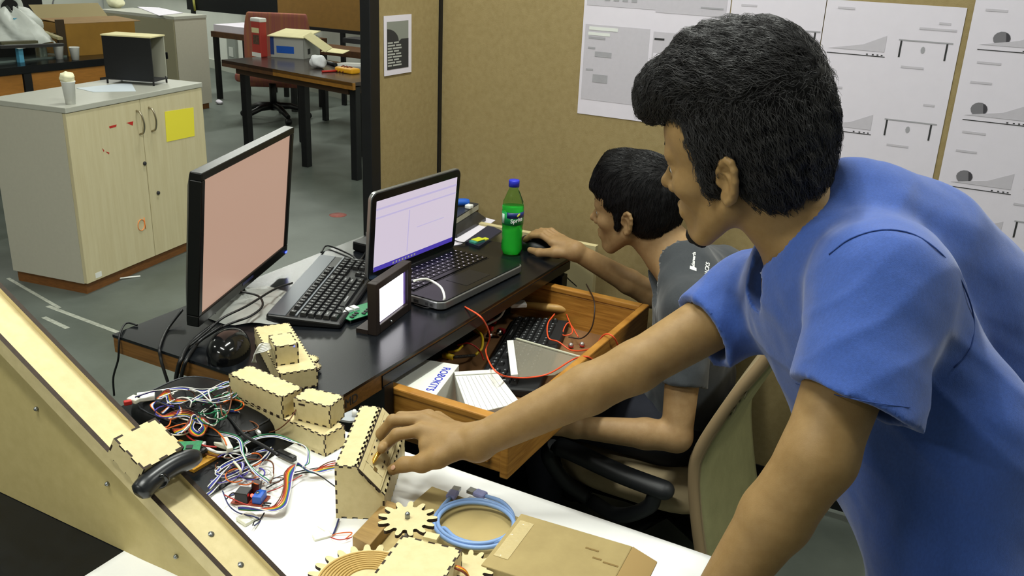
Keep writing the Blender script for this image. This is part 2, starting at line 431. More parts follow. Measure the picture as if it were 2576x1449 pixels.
# ceiling tube lamps
M_tube = mat('lamp_tube', 'ffffff', .4, emit='fff7dc', estr=9.0)
M_fix = mat('lamp_housing', 'd9d9d4', .5)
for k, (lx, ly, lr, lp, lw) in enumerate(LAMP_SPOTS):
    t = thing('ceiling_lamp', 'white fluorescent tube lamp ' + lw, 'lamp', rz(lr, (lx, ly, CEIL_Z)), 'ceiling tube lamps')
    MB().bb((-.62, -.03, .03), (.62, .03, .12)).build('housing', M_fix, t, bevel=.004)
    MB().tube([(-.6, 0, .004), (.6, 0, .004)], .013, 10).build('tube', M_tube, t)
    ld = bpy.data.lights.new('tube_light', 'AREA'); ld.shape = 'RECTANGLE'; ld.size = 1.2; ld.size_y = .10; ld.energy = LAMP_POWER * lp; ld.color = LAMP_COLOR
    lo = bpy.data.objects.new('tube_light', ld); COL.objects.link(lo); lo.parent = t; lo.location = (0, 0, -.015)
# ================================================================== background furniture
# ---- two-door cabinet on the left
a = math.radians(98.9); CW, CD, CZ0, CZ1 = .852, .411, .05, .803
MCAB = frame((-1.765, 1.222, 0), (math.cos(a), math.sin(a), 0))      # local x along the front, local y into the cabinet (to the left)
def cabinet(at, label, W, D, Z0, Z1, handles=True):
    t = thing('two_door_cabinet', label, 'cabinet', at)
    MB().bb((0.012, .02, 0), (W - .012, D - .01, Z0)).build('plinth', M_kick, t)
    MB().bb((0, .018, Z0), (W, D, Z1 - .022)).build('body', M_cgrey, t)
    MB().bb((-.002, -.004, Z1 - .022), (W + .002, D + .002, Z1)).build('top', [M_ctop], t, bevel=.002)
    doors = []
    for x0, x1 in ((.001, W / 2 - .0015), (W / 2 + .0015, W - .001)):
        doors.append(MB().bb((x0, 0, Z0 + .002), (x1, .018, Z1 - .024)).build('door', M_cream, t, bevel=.0015))
    return t, doors
cab, doors = cabinet(MCAB, 'pale two-door cabinet with a yellow note and bow handles at the left', CW, CD, CZ0, CZ1)
def on_cab(x, y):   # pixel -> local (x,z) on the cabinet front
    P0 = np.array(MCAB.translation); n = np.array(MCAB.col[1])[:3]
    w = pl(x, y, P0, n); q = MCAB.inverted() @ Vector(w); return q.x, q.z
for d, (xa, ya), (xb, yb) in ((doors[0], (343, 278), (352, 338)), (doors[1], (374, 270), (382, 330))):
    x0, z0 = on_cab(xa, ya); x1, z1 = on_cab(xb, yb)
    pts = spline([V(x0, 0, z0), V(x0, -.022, z0 - .012), V((x0 + x1) / 2, -.032, (z0 + z1) / 2), V(x1, -.022, z1 + .012), V(x1, 0, z1)], 5)
    MB().tube(pts, .0045, 8).build('handle', M_chrome, d)
for d, (x, y) in ((doors[0], (363, 411)), (doors[1], (397, 485))):
    x0, z0 = on_cab(x, y)
    MB().lathe([(.009, 0), (.009, .006), (.004, .008)], 10, (x0, 0, z0), (0, -1, 0)).build('lock', M_dark, d)
for pts in (((274, 318), (293, 313), (292, 319), (276, 323)), ((318, 309), (335, 305), (334, 316), (327, 313)), ((257, 373), (262, 378), (261, 383)), ((265, 381), (275, 384), (274, 388))):
    MB().prism([V(on_cab(*p)[0], -.0001, on_cab(*p)[1]) for p in pts], (0, -.0006, 0)).build('tape_scrap', M_red, doors[0], fixn=True)
x0, z0 = on_cab(355, 566)
MB().tube([V(x0 + .022 * math.cos(t), -.0008, z0 + .026 * math.sin(t)) for t in np.linspace(0, 2 * math.pi, 14)[:-1]], .003, 6, closed=True, flat=.3).tube([V(x0 + .022, -.0008, z0 + .03), V(x0 + .025, -.0008, z0 - .026)], .003, 6, flat=.3).build('chalk_mark', M_orange, doors[0])
x0, z0 = on_cab(248, 691)
MB().bb((x0 - .018, -.0008, z0 - .012), (x0 + .018, 0, z0 + .012)).build('sticker', M_plw, doors[0])
pts = [on_cab(*p) for p in ((414, 281), (486, 270), (489, 342), (419, 357))]
q = MB().prism([V(p[0], -.0005, p[1]) for p in pts], (0, -.0012, 0)); q.v = [tuple(MCAB @ Vector(v)) for v in q.v]
q.build('sticky_note', M_yellow, None, label='square yellow paper note stuck on the right cabinet door', cat='note', fixn=True)

# on the cabinet top
ZT = CZ1
c = hz(178, 262, ZT)
t = thing('paper_cup', 'white paper cup stuffed with cream foam on the cabinet', 'cup', c)
MB().lathe([(.019, 0), (.0265, .088), (.0282, .09), (.0282, .093), (.0255, .093)], 24).build('cup', M_plw, t)
def blob(c, r, amp, seed, n=2):
    rg = random.Random(seed); q = MB().sphere(c, r, 22, 14); ph = [[rg.uniform(0, 6) for _ in range(4)] for _ in range(3)]
    C_ = np.asarray(c, float)
    def w(v):
        d = V(*v) - C_; s = 1 + amp * (math.sin(d[0] * 140 * n / 2 + ph[0][0]) * math.sin(d[1] * 150 * n / 2 + ph[0][1]) + .6 * math.sin(d[2] * 210 * n / 2 + ph[1][0] + d[0] * 90))
        return tuple(C_ + d * s)
    q.v = [w(v) for v in q.v]; return q
blob((0, 0, .106), (.028, .028, .026), .12, 3, 3).build('foam', M_foam, t)
pp = [hz(x, y, ZT + .0004) for x, y in ((192, 222), (330, 208), (342, 230), (235, 232))]
MB().prism(pp, (0, 0, .0012)).build('paper_sheet', mat('paper_cool', 'c9d2da', .7), None, label='loose white papers lying on the pale cabinet top', cat='paper', fixn=True)
# display box on thin legs
A, B, C_ = hz(268, 209, ZT), hz(388, 217, ZT), hz(441, 209, ZT)
ex = unit(B - A); W = np.linalg.norm(B - A); ey = unit(np.array([-ex[1], ex[0], 0])); D = abs((C_ - B) @ ey)
Mb = frame(A, ex)
t = thing('display_box', 'small black fronted box on thin legs standing on the cabinet', 'box', Mb)
MB().bb((0, 0, .022), (W, .006, .215)).build('front_panel', M_black, t)
MB().bb((-.004, -.002, .216), (W + .004, D + .002, .222)).build('top_board', M_cardp, t)
MB().bb((.0, D - .006, .022), (W, D, .215)).build('back_panel', mat('box_inner', 'a5a596', .7), t)
MB().bb((0, .0, .018), (W, D, .024)).build('bottom_board', M_dark, t)
MB().bb((0, .006, .022), (.005, D - .006, .215)).build('side_panel', M_card2, t)
for lx, ly in ((.004, .004), (W - .004, .004), (.004, D - .004), (W - .004, D - .004)):
    MB().tube([(lx, ly, 0), (lx, ly, .03)], .0045, 8).build('leg', M_black, t)

# ---- second cabinet behind
cab2 = thing('storage_cabinet', 'pale storage cabinet standing behind the display box', 'cabinet', (-5.2, 4.65, 0))
B0, B1 = V(-5.66, 4.48, 0), V(-4.745, 4.83, .803)
MB().bb((B0[0] + .02, B0[1] + .02, 0), (B1[0] - .02, B1[1] - .02, .05)).build('plinth', M_kick, cab2, space='w')
MB().bb((B0[0], B0[1], .05), (B1[0], B1[1], .78)).build('body', M_cgrey, cab2, space='w')
MB().bb((B0[0] - .004, B0[1] - .004, .78), (B1[0] + .004, B1[1] + .004, .803)).build('top', M_ctop, cab2, space='w')
MB().bb((B0[0], B0[1] - .016, .055), (B1[0] - .002, B0[1], .775)).build('back_board', mat('cabinet_back', '8f8a70', .7), cab2, space='w')
cc = hz(292, 20, .803); blob(cc + V(0, 0, .05), (.075, .07, .055), .1, 5, 1).build('foam_lump', M_foam, None, label='crumpled cream foam lump on the rear cabinet', cat='foam')
q = [hz(x, y, .804) for x, y in ((345, 18), (400, 20), (460, 33), (400, 40))]
MB().prism(q, (0, 0, .004)).build('paper_sheet', M_paper, None, label='white papers on top of the rear cabinet', cat='paper', fixn=True)

# ---- long black-topped table at far left with clutter
lt = thing('work_table', 'black topped table with orange wooden drawers at far left', 'table', (-4.1, 2.2, 0))
TX0, TX1, TY0, TY1, TZ = -5.0, -3.65, 1.3, 3.42, .69
MB().bb((TX0, TY0, TZ - .045), (TX1, TY1, TZ)).build('table_top', M_lamin, lt, space='w', bevel=.003)
M_or = mat('drawer_orange', 'a8702c', .55, noise=.15, nscale=14, stretch=(1, 1, 8))
ylg = py(40, 200, 0)[1]
yl = 2.36
for ya, yb in ((TY0 + .05, yl - .03), (yl + .03, TY1 - .02)):
    d = MB().bb((TX1 - .03, ya, TZ - .165), (TX1 - .015, yb, TZ - .047)).build('drawer', M_or, lt, space='w')
    MB().bb((TX1 - .016, (ya + yb) / 2 - .03, TZ - .14), (TX1 - .006, (ya + yb) / 2 + .03, TZ - .12)).build('pull', M_dark, d, space='w')
for lx, ly in ((TX1 - .03, yl), (TX1 - .03, TY1 - .04), (TX1 - .03, TY0 + .05), (TX0 + .05, yl), (TX0 + .05, TY1 - .04), (TX0 + .05, TY0 + .05)):
    MB().bb((lx - .025, ly - .025, 0), (lx + .025, ly + .025, TZ - .045)).build('leg', M_black, lt, space='w')
MB().bb((TX0 + .02, TY0 + .03, .2), (TX1 - .1, TY1 - .05, .22)).build('lower_shelf', mat('shelf_olive', '6c6a48', .7, noise=.3, nscale=9), lt, space='w')
# items on it
for k, (x, y, lb) in enumerate(((150, 148, 'left one of two white paper cups on the far left table'), (190, 150, 'right one of two white paper cups on the far left table'))):
    c = hz(x, y, TZ); t = MB().lathe([(.022, 0), (.031, .075), (.033, .077), (.030, .078), (.022, .01)], 18, c).build('paper_cup', M_plw, None, label=lb, cat='cup', group='paper cups on the far table')
c = hz(106, 146, TZ)
MG = mat('clear_plastic', 'b9c9bd', .15, trans=.8, ior=1.3, alpha=.75)
t = thing('water_bottle', 'clear plastic bottle among the clutter on the far left table', 'bottle', c)
MB().lathe([(.03, 0), (.034, .01), (.034, .11), (.026, .15), (.012, .18), (.012, .20)], 18).build('body', MG, t); MB().lathe([(.014, .2), (.014, .218)], 12).build('cap', mat('teal_cap', '2b8a8a', .4), t)
# brown box with dark edge and an opened flap
c0 = hz(172, 142, TZ); c1 = hz(258, 136, TZ)
bx = thing('open_carton', 'open brown cardboard carton on the far left table', 'carton', (c0 + c1) / 2)
ex = unit(c1 - c0); W = np.linalg.norm(c1 - c0) + .25; ey = V(-ex[1], ex[0], 0); HB = .20
for o, e1, e2 in ((c0, ex * W, ey * .004), (c0 + ey * .3, ex * W, ey * .004), (c0, ex * .004, ey * .304), (c0 + ex * W, ex * .004, ey * .304)):
    MB().par(o, e1, e2, (0, 0, HB)).build('side', mat('carton_ochre', '9a722c', .8, noise=.1, nscale=12), bx, space='w')
MB().par(c0 - ex * .05, ex * .05, ey * .02, (0, 0, HB + .03)).build('post', mat('dark_timber', '3a2c17', .7), bx, space='w')
MB().par(c0 + V(0, 0, HB) + ey * .3, ex * W, ey * .12 + V(0, 0, .09), (0, -.004, .002)).build('flap', mat('carton_flap', 'a4956c', .8), bx, space='w')
MB().par(c0 + V(0, 0, HB) , ex * W * 1.1, ey * .3 + V(0, 0, .01), (0, 0, .004)).build('flap', M_card2, bx, space='w')
# plastic bag with handles
MB().bb((-4.8, 1.95, TZ), (-4.0, 2.70, TZ + .085)).build('dark_crate', M_black, None, bevel=.01, label='flat black crate under the clutter on the far left table', cat='crate')
c = hz(30, 72, TZ + .19)
bag = thing('plastic_bag', 'crumpled translucent white carrier bag on the clutter', 'bag', c)
M_bag = mat('bag_film', 'd5dad5', .45, bump=.8, bscale=25, alpha=.9)
rg = random.Random(4)
def bagp(u, v):
    a_ = u * 2 * math.pi; h = v; r = (.19 * (1 - h) ** .5 + .05) * (1 + .18 * math.sin(3 * a_ + 4 * h) + .1 * math.sin(7 * a_ + 9 * h))
    return c + V(math.cos(a_) * r * .8, math.sin(a_) * r, -.085 + h * .20 + .02 * math.sin(5 * a_))
MB().grid(bagp, 36, 10).build('film', M_bag, bag, space='w')
hp = [c + V(0, -.07, .08), c + V(0, -.06, .15), c + V(0, .0, .19), c + V(0, .07, .16), c + V(0, .08, .08)]
MB().tube(spline(hp, 6), .018, 6, flat=.25).build('loop_handle', M_bag, bag, space='w')
# boards, rods and dark tools lying about
strips = [((60, 90), (150, 62), '8d8257', .03), ((62, 102), (152, 85), '7a6f45', .035), ((100, 80), (152, 100), 'a39a70', .03), ((0, 112), (92, 108), '4c4a33', .05), ((0, 122), (160, 116), '1d1c1b', .04), ((40, 96), (120, 112), '6d6a42', .03), ((70, 40), (145, 45), '3b3a58', .03), ((95, 44), (140, 44), '7f8fae', .03)]
for k, (p, q, col, w) in enumerate(strips):
    zz = TZ + .104 + .017 * (k % 5)
    A, B = hz(*p, zz), hz(*q, zz); d = unit(B - A); n = V(-d[1], d[0], 0) * w
    MB().par(A - n / 2, B - A, n, (0, 0, .015 if k <= 5 else .02)).build('board_offcut', mat('offcut_%d' % k, col, .7, noise=.15, nscale=20), None,
        label='%s flat offcut in the clutter of the far left table' % ('pale ochre', 'olive brown', 'cream', 'dark olive', 'black', 'green brown', 'dark purple', 'blue grey')[k], cat='offcut', group='offcuts on the far left table') if k < 6 else None
for k, (p, q, z1, z2) in enumerate((((110, 24), (172, 62), .40, .24), ((52, 25), (66, 40), .35, .3), ((135, 0), (130, 30), .5, .3))):
    A, B = hz(*p, TZ + .22), hz(*q, TZ + .16)
    MB().tube([A, (A + B) / 2 + V(0, 0, .01), B], .006, 6).build('thin_rod', M_dark, None, label='%s dark rod sticking out of the far left clutter' % ('long slanting', 'short', 'upright')[k], cat='rod', group='rods in the far left clutter')
MB().par(V(-3.80, 2.42, TZ), V(.0, .03, 0), V(-.03, 0, 0), V(0, 0, .26)).build('spray_bottle', mat('pale_blue', '5aa6c8', .4), None, label='pale blue plastic nozzle bottle in the far left clutter', cat='bottle')
g = hz(35, 150, TZ); MB().bb(g + V(-.06, -.22, 0), g + V(.1, .3, .012)).build('acrylic_plate', mat('acrylic_grey', '6f7d78', .2, alpha=.9), None, label='grey translucent plate lying at the front of the far left table', cat='plate')
# black thing at the far top left and wall fittings
A = py(0, 50, 4.2)
t = thing('computer_case', 'black upright case at the top left corner', 'case', (A[0] - .1, 4.2, 0))
MB().bb((-.3, -.1, .75), (.24, .35, 1.35)).build('body', M_black, t, bevel=.01); MB().bb((-.3, -.1, 0), (.24, .35, .74)).build('stand', M_dark, t)
q = MB().par(wl + wn * -.06 + V(0, 0, .80), (wr - wl) * .30, wn * .06, (0, 0, .12)); q.build('cable_trunking', mat('trunking', 'c4c7b6', .6), None, label='pale cable trunking running along the far wall', cat='trunking')

# ---- brown table in the middle ground
mt = thing('wooden_table', 'dark brown table with a multimeter and boxes on it', 'table', (-2.7, 3.8, 0))
zt = .635
A = hz(557, 150, zt); B = hz(888, 209, zt); ex = unit(B - A); W = np.linalg.norm(B - A); ey = V(-ex[1], ex[0], 0); DD = .62
MB().par(A - V(0, 0, .022), ex * W * .995, ey * DD, (0, 0, .022)).build('table_top', mat('table_dark', '3a322e', .22, spec=.5), mt, space='w')
MB().par(A - V(0, 0, .045) + ex * W * .42, ex * W * .58, ey * .02, (0, 0, .044)).build('edge_strip', mat('edge_ochre', '8f6220', .5, noise=.2, nscale=20), mt, space='w')
MB().par(A - V(0, 0, .045), ex * W * .42, ey * .02, (0, 0, .044)).build('edge_strip', M_teak, mt, space='w')
MB().par(A + ex * .12 + ey * .03 - V(0, 0, .085), ex * (W - .2), ey * (DD - .08), (0, 0, .062)).build('apron', mat('apron_dark', '3b2714', .6), mt, space='w')
for s_, t_ in ((.13, .06), (.60, .06), (.13, DD - .06), (.6, DD - .06), (.985, .06)):
    p = A + ex * (s_ * W if s_ < .9 else W - .05) + ey * t_
    MB().par(V(p[0] - .025, p[1] - .025, 0), (.05, 0, 0), (0, .05, 0), (0, 0, zt - .03)).build('leg', M_black, mt, space='w', bevel=.003)
# long white bar on it, cards, red carton, shoe box, multimeter, tissue, red leads
def onmt(x, y): return hz(x, y, zt)
c = onmt(655, 142)
t = thing('snack_packet', 'tall red and white packet standing on the brown table', 'packet', frame(c, ex))
MB().bb((-.055, -.03, 0), (.05, .03, .27)).build('carton', mat('carton_red', 'a8352c', .5), t, bevel=.006)
MB().bb((-.056, -.0315, .0), (.051, -.0305, .03)).build('stripe', M_plw, t); MB().bb((-.045, -.0315, .17), (.04, -.0305, .205)).build('label', M_cardp, t)
MB().bb((-.035, -.0315, .09), (.035, -.0305, .155)).build('picture', mat('packet_dark', '5a4030', .6, noise=.6, nscale=60), t); MB().bb((-.06, -.032, .245), (.055, .032, .275)).build('torn_top', M_plw, t, bevel=.008)
c = onmt(676, 143); e = onmt(765, 150); c = c + (e - c) * .06
W2 = np.linalg.norm(e - c)
t = thing('shoe_box', 'grey and blue printed box with an open cream lid on the brown table', 'box', frame(c, e - c))
Mw = mat('box_printed', 'a9aaa6', .6)
for nm, lo, hi in (('side', (0, 0, 0), (W2, .005, .15)), ('side', (0, .25, 0), (W2, .255, .15)), ('end', (W2 - .005, 0, 0), (W2, .255, .15)), ('end', (0, 0, 0), (.005, .255, .15)), ('base', (0, 0, 0), (W2, .255, .004))):
    MB().bb(lo, hi).build(nm, Mw, t)
MB().bb((.05, -.001, .035), (.3 * W2 + .11, 0, .085)).build('printed_panel', M_blue, t); MB().bb((0, -.001, .02), (.03, 0, .15)).build('printed_panel', mat('navy_print', '27407a', .5), t)
MB().par((-.01, -.02, .15), (W2 + .02, 0, 0), (0, .28, .03), (0, 0, .006)).build('lid', M_cardp, t)
MB().par((W2, 0, .16), (.16, .02, -.10), (0, .12, .02), (0, .001, .004)).build('flap', M_cardp, t)
MB().bb((W2 + .0, .06, .03), (W2 + .001, .1, .07)).build('hole_mark', M_dark, t)
blob(onmt(802, 172) + V(0, 0, .045), (.06, .055, .045), .14, 8, 1).build('tissue_ball', mat('tissue', 'dfe2e6', .8), None, label='crumpled white tissue ball near the front of the brown table', cat='tissue')
c = onmt(874, 183)
t = thing('multimeter', 'yellow multimeter with dark leads at the right of the brown table', 'multimeter', frame(c, ex))
MB().bb((-.085, -.04, 0), (.085, .04, .035)).build('body', mat('meter_yellow', 'e3a41c', .5), t, bevel=.01)
for k in range(3): MB().tube(spline([V(-.06 + .03 * k, -.045, .005), V(-.04 + .03 * k, 0, .042), V(-.05 + .05 * k, .045, .005)], 5), .004, 6).build('lead', mat('lead_red', '6a2418', .5), t)
A_, B_ = onmt(810, 183), onmt(850, 181); MB().tube([A_ + V(0, 0, .008), B_ + V(0, 0, .008)], .008, 6).build('probe', M_red, None, label='red probe lying left of the yellow multimeter', cat='probe')
A_, B_ = onmt(815, 158), onmt(845, 168); MB().tube([A_ + V(0, 0, .012), B_ + V(0, 0, .012)], .014, 6).build('marker', M_black, None, label='black marker lying behind the white tissue ball', cat='marker')
A_, B_ = onmt(848, 166), onmt(916, 168); MB().par(A_, B_ - A_, ey * .07, (0, 0, .02)).build('white_bar', M_plw, None, label='white flat bar on the brown table by the black post', cat='bar')
q = [onmt(x, y) for x, y in ((808, 130), (835, 122), (880, 128), (862, 136))]
MB().prism(q, (0, 0, .004)).build('cream_card', M_cardp, None, label='cream card lying flat at the back of the brown table', cat='card', fixn=True)

# ---- red striped office chair behind it
cb = hz(690, 300, 0)
ch = thing('office_chair', 'red striped office chair on a black star base', 'chair', frame(cb, (.88, .47, 0)))
M_strp = mat('red_stripe', '86474a', .85, col2='96623f', nscale=7, stretch=(7, .4, .02), bump=.2, bscale=400)
def backp(u, v):
    x = (u - .5); z = v; w = .56 * (1 - .12 * abs(2 * z - 1) ** 3)
    return V(x * w, .16 + .03 * math.cos(x * 2.4) + .04 * z, .24 + .62 * z)
q = MB().grid(backp, 16, 16); q.build('backrest', M_strp, ch, solid=.05, bevel=.012)
MB().bb((-.24, -.28, .34), (.24, .14, .42)).build('seat', M_strp, ch, bevel=.035, seg=4)
MB().tube([(0, 0, .08), (0, 0, .36)], .03, 10).build('gas_column', M_black, ch)
MB().bb((-.03, .10, .33), (.03, .18, .42)).build('bracket', M_black, ch)
for k in range(5):
    t_ = math.radians(20 + 72 * k); d = V(math.cos(t_), math.sin(t_), 0)
    MB().tube([V(0, 0, .115), d * .14 + V(0, 0, .11), d * .29 + V(0, 0, .065)], [.032, .026, .02], 8).build('star_leg', M_blackpl, ch)
    MB().lathe([(.026, -.02), (.028, 0), (.026, .02)], 12, d * .29 + V(0, 0, .028), np.cross(d, V(0, 0, 1))).build('caster', M_black, ch)

# ---- far tables, boards and the white wall things
ft = thing('side_desk', 'far brown desk with white sheets behind the red chair', 'desk', (-4.5, 5.35, 0))
A = hz(530, 78, .62); ex = unit(V(1, -.06, 0)); ey = V(-ex[1], ex[0], 0)
MB().par(A - V(0, 0, .05), ex * 1.05, ey * .42, (0, 0, .05)).build('table_top', M_teak, ft, space='w')
for s_, t_ in ((.03, .03), (1.0, .03), (.03, .38), (1.0, .38)):
    p = A + ex * s_ + ey * t_; MB().par(V(p[0] - .02, p[1] - .02, 0), (.04, 0, 0), (0, .04, 0), (0, 0, .575)).build('leg', M_black, ft, space='w')
MB().par(A + ex * .02 + ey * .02 + V(0, 0, .001), ex * .5, ey * .36, (0, 0, .06)).build('white_folder', M_paper, None, label='thick white sheets on the far brown desk', cat='paper')
Yb = 5.72
c = [py(x, y, Yb) for x, y in ((700, 52), (916, 80), (916, -10), (694, -14))]
t = thing('desk_screen', 'far brown desk screen with a black lower edge', 'screen', (c[0] + c[1]) / 2 * V(1, 1, 0))
MB().bb((c[0][0], Yb, c[1][2] - .0), (c[1][0] + .6, Yb + .03, 1.5)).build('panel', M_farbrown, t, space='w')
MB().bb((c[0][0], Yb - .004, c[1][2] - .03), (c[1][0] + .6, Yb + .034, c[1][2])).build('rail', M_black, t, space='w')
for X_ in (c[0][0] + .05, py(860, 100, Yb)[0], c[1][0] + .5): MB().bb((X_ - .02, Yb, 0), (X_ + .02, Yb + .03, c[1][2] - .03)).build('post', M_black, t, space='w')
c = [py(x, y, 5.85) for x, y in ((480, 28), (690, 50))]
t = thing('desk_screen', 'far black desk screen left of the brown one', 'screen', (c[0][0] / 2 + c[1][0] / 2, 5.85, 0))
MB().bb((c[0][0] - .05, 5.85, c[1][2] + .02), (c[1][0] + .1, 5.88, 1.5)).build('panel', M_black, t, space='w')
for X_ in (c[0][0] + .02, c[1][0] - .05): MB().bb((X_ - .02, 5.85, 0), (X_ + .02, 5.88, c[1][2] + .02)).build('post', M_black, t, space='w')
tt = py(480, 28, 5.29)
MB().tube([py(487, 0, 5.835), py(491, 28, 5.835)], .012, 6).build('hanging_strip', mat('strip_olive', '8c8a3a', .6), None, label='narrow yellow strip hanging on the far black screen', cat='strip')
d2 = thing('corner_desk', 'far desk with a monitor stand beside the brown screen', 'desk', (-3.0, 4.5, 0))
A = hz(800, 118, .62)
MB().bb((A[0] - .1, A[1] - .05, .57), (A[0] + 1.2, min(A[1] + .35, 5.2), .62)).build('table_top', M_teak, d2, space='w')
for X_ in (A[0], A[0] + 1.1): MB().bb((X_ - .02, A[1] + .05, 0), (X_ + .02, A[1] + .09, .57)).build('leg', M_black, d2, space='w')
p = hz(908, 110, .62); MB().bb((p[0] - .16, p[1] - .05, .62), (p[0] + .1, p[1] + .12, .66)).build('flat_box', M_dark, None, label='dark flat box on the far corner desk by the post', cat='box')
# socket on the far wall
p = wa + wd * 0; n = wn
o = pl(588, 128, wa - wn * .002, wn)
t = thing('wall_socket', 'grey wall socket box low on the far white wall', 'socket', o)
MB().par(o - wd * .09 - V(0, 0, .14) - wn * .03, wd * .18, wn * .03, (0, 0, .28)).build('plate', mat('socket_grey', '8f948e', .5), t, space='w')
MB().par(o - wd * .045 - V(0, 0, .06) - wn * .035, wd * .09, wn * .006, (0, 0, .1)).build('face', mat('socket_pale', 'c9ccc6', .5), t, space='w')
for k, (x, y) in enumerate(((552, 262), (815, 260))):
    blob(hz(x, y, 0) + V(0, 0, .018), (.045, .03, .018), .2, 20 + k, 1).build('paper_scrap', M_paper, None, label=('white paper scrap on the floor beside the rear cabinet plinth', 'white paper scrap on the floor behind the brown table')[k], cat='scrap', group='paper scraps on the floor')
p = hz(305, 706, 0); MB().tube(spline([p + V(-.06, -.05, .004), p + V(-.02, 0, .006), p + V(.03, .08, .004)], 6), .004, 6).build('chalk_piece', M_plw, None, label='thin white strip on the floor by the cabinet plinth', cat='strip')
# ================================================================== the black desk and its open drawer
DX, DY = .571, 1.03
desk = thing('office_desk', 'black topped wooden desk carrying the monitor and laptop', 'desk', (DX / 2, DY / 2, 0))
MB().bb((0, 0, T - .006), (DX, DY, T)).build('desk_top', M_lamin, desk, space='w')
MB().bb((.001, .001, T - .040), (DX - .001, .168, T - .0062)).build('edge_board', M_wood, desk, space='w'); MB().bb((.001, .168, T - .040), (DX - .2, DY - .001, T - .0062)).build('edge_board', M_wood, desk, space='w')
MB().bb((.34, .2, 0), (.36, DY - .03, T - .04)).build('back_panel', M_black, desk, space='w')
for yy in (.17, DY - .05):
    MB().bb((.34, yy, 0), (DX + .004, yy + .03, T - .035 if yy < .5 else T - .042)).build('side_panel', M_black, desk, space='w')
MB().bb((DX - .2, .168, T - .034), (DX + .002, DY - .001, T - .0105)).build('drawer_frame', M_lamin, desk, space='w'); MB().bb((DX - .2, .168, T - .0104), (DX - .001, DY - .001, T - .0062)).build('edge_strip', M_wood, desk, space='w')
Mt = frame(V(DX - .0005, .062, T - .023), (0, 1, 0), z=(1, 0, 0))
text_part('NMD', .026, Mt, M_dark, desk, 'lettering', .0008)
# drawer
DZ0, DZ1 = T - .165, T - .050
dr = thing('drawer', 'open golden wooden drawer', None, (.72, .55, DZ0)); dr.parent = desk; dr.matrix_parent_inverse = MW[desk].inverted()
YA, YB, XF = .205, .938, .842
MB().bb((.45, YA + .002, DZ0), (XF - .004, YB - .002, DZ0 + .008)).build('bottom_board', M_ply, dr, space='w')
for yy, nm in ((YA, 'near'), (YB - .018, 'far')):
    MB().bb((.45, yy, DZ0), (XF - .018, yy + .018, DZ1 - .016)).build('side_board', M_wood2, dr, space='w', bevel=.0015)
    MB().bb((.45, yy - .003, DZ1 - .015), (XF - .018, yy + .021, DZ1)).build('top_rail', M_wood2, dr, space='w', bevel=.003)
MB().bb((XF - .018, YA - .003, DZ0 - .01), (XF, YB + .003, DZ1)).build('front_board', M_wood2, dr, space='w', bevel=.003)
MB().bb((.45, YA - .012, DZ0 + .02), (XF - .04, YA, DZ0 + .045)).build('runner', M_wood2, dr, space='w', bevel=.002)

# beige board standing behind the desk end
A = hz(1421, 600, T + .005); B = hz(1545, 637, T + .005)
bb_ = thing('beige_board', 'beige laminate board standing between the desk end and the partition', 'board', (.42, 1.17, 0))
MB().bb((.05, 1.135, .0), (.60, 1.155, T + .008)).build('board', mat('beige_laminate', 'b9ad83', .55, noise=.04, nscale=20), bb_, space='w')
MB().bb((.49, 1.1335, .50), (.59, 1.1349, .545)).build('slot', mat('slot_brown', '3a2415', .7), bb_, space='w')

# ================================================================== monitor
a = math.radians(111)
w = V(math.cos(a), math.sin(a), 0); nn = V(math.sin(a), -math.cos(a), 0); tl = math.radians(-6)
up = V(0, 0, 1) * math.cos(tl) - nn * math.sin(tl)
SW, SH = .468, .288
BL = V(.17, .084, .748)
Mm = frame(BL, w, y=up)                    # x along the width, y up the screen, z out of the screen
mon = thing('computer_monitor', 'black widescreen monitor showing a plain pinkish screen', 'monitor', Mm)
bz = .016
M_mon = mat('monitor_black', '08090a', .3, spec=.4)
for nm, lo, hi in (('bezel', (-bz, SH, -.02), (SW + bz, SH + bz, .006)), ('bezel', (-bz, -.024, -.02), (SW + bz, 0, .006)), ('bezel', (-bz, 0, -.02), (0, SH, .006)), ('bezel', (SW, 0, -.02), (SW + bz, SH, .006))):
    MB().bb(lo, hi).build(nm, M_mon, mon, bevel=.002)
MB().bb((0, 0, -.008), (SW, SH, .001)).build('screen', mat('monitor_screen', '2a2523', .35, emit='cfa993', estr=.57), mon)
q = MB(); z0, z1 = -.02, -.055
q.add([(-bz, -.024, z0), (SW + bz, -.024, z0), (SW + bz, SH + bz, z0), (-bz, SH + bz, z0), (.05, .03, z1), (SW - .05, .03, z1), (SW - .05, SH - .03, z1), (.05, SH - .03, z1)],
      [(0, 1, 2, 3), (7, 6, 5, 4), (0, 4, 5, 1), (1, 5, 6, 2), (2, 6, 7, 3), (3, 7, 4, 0)])
q.build('back_shell', M_blackpl, mon, fixn=True, bevel=.004)
MB().bb((SW + .002, -.020, .006), (SW + .012, -.016, .0072)).build('power_light', mat('led_blue', '2030ff', .4, emit='3040ff', estr=6), mon)
MB().bb((SW / 2 - .03, -.012, .0061), (SW / 2 + .03, -.006, .0066)).build('badge', mat('badge_blue', '2b2e55', .4), mon)
bc = BL + w * SW / 2 - nn * .035; bc[2] = T
sb = MB().tube([V(bc[0], bc[1], T + .012), V(bc[0], bc[1], T + .10), V(*(BL + w * SW / 2 + up * .09 - nn * .05))], [.03, .026, .024], 12).build('stand_neck', M_blackpl, mon, space='w')
q = MB()
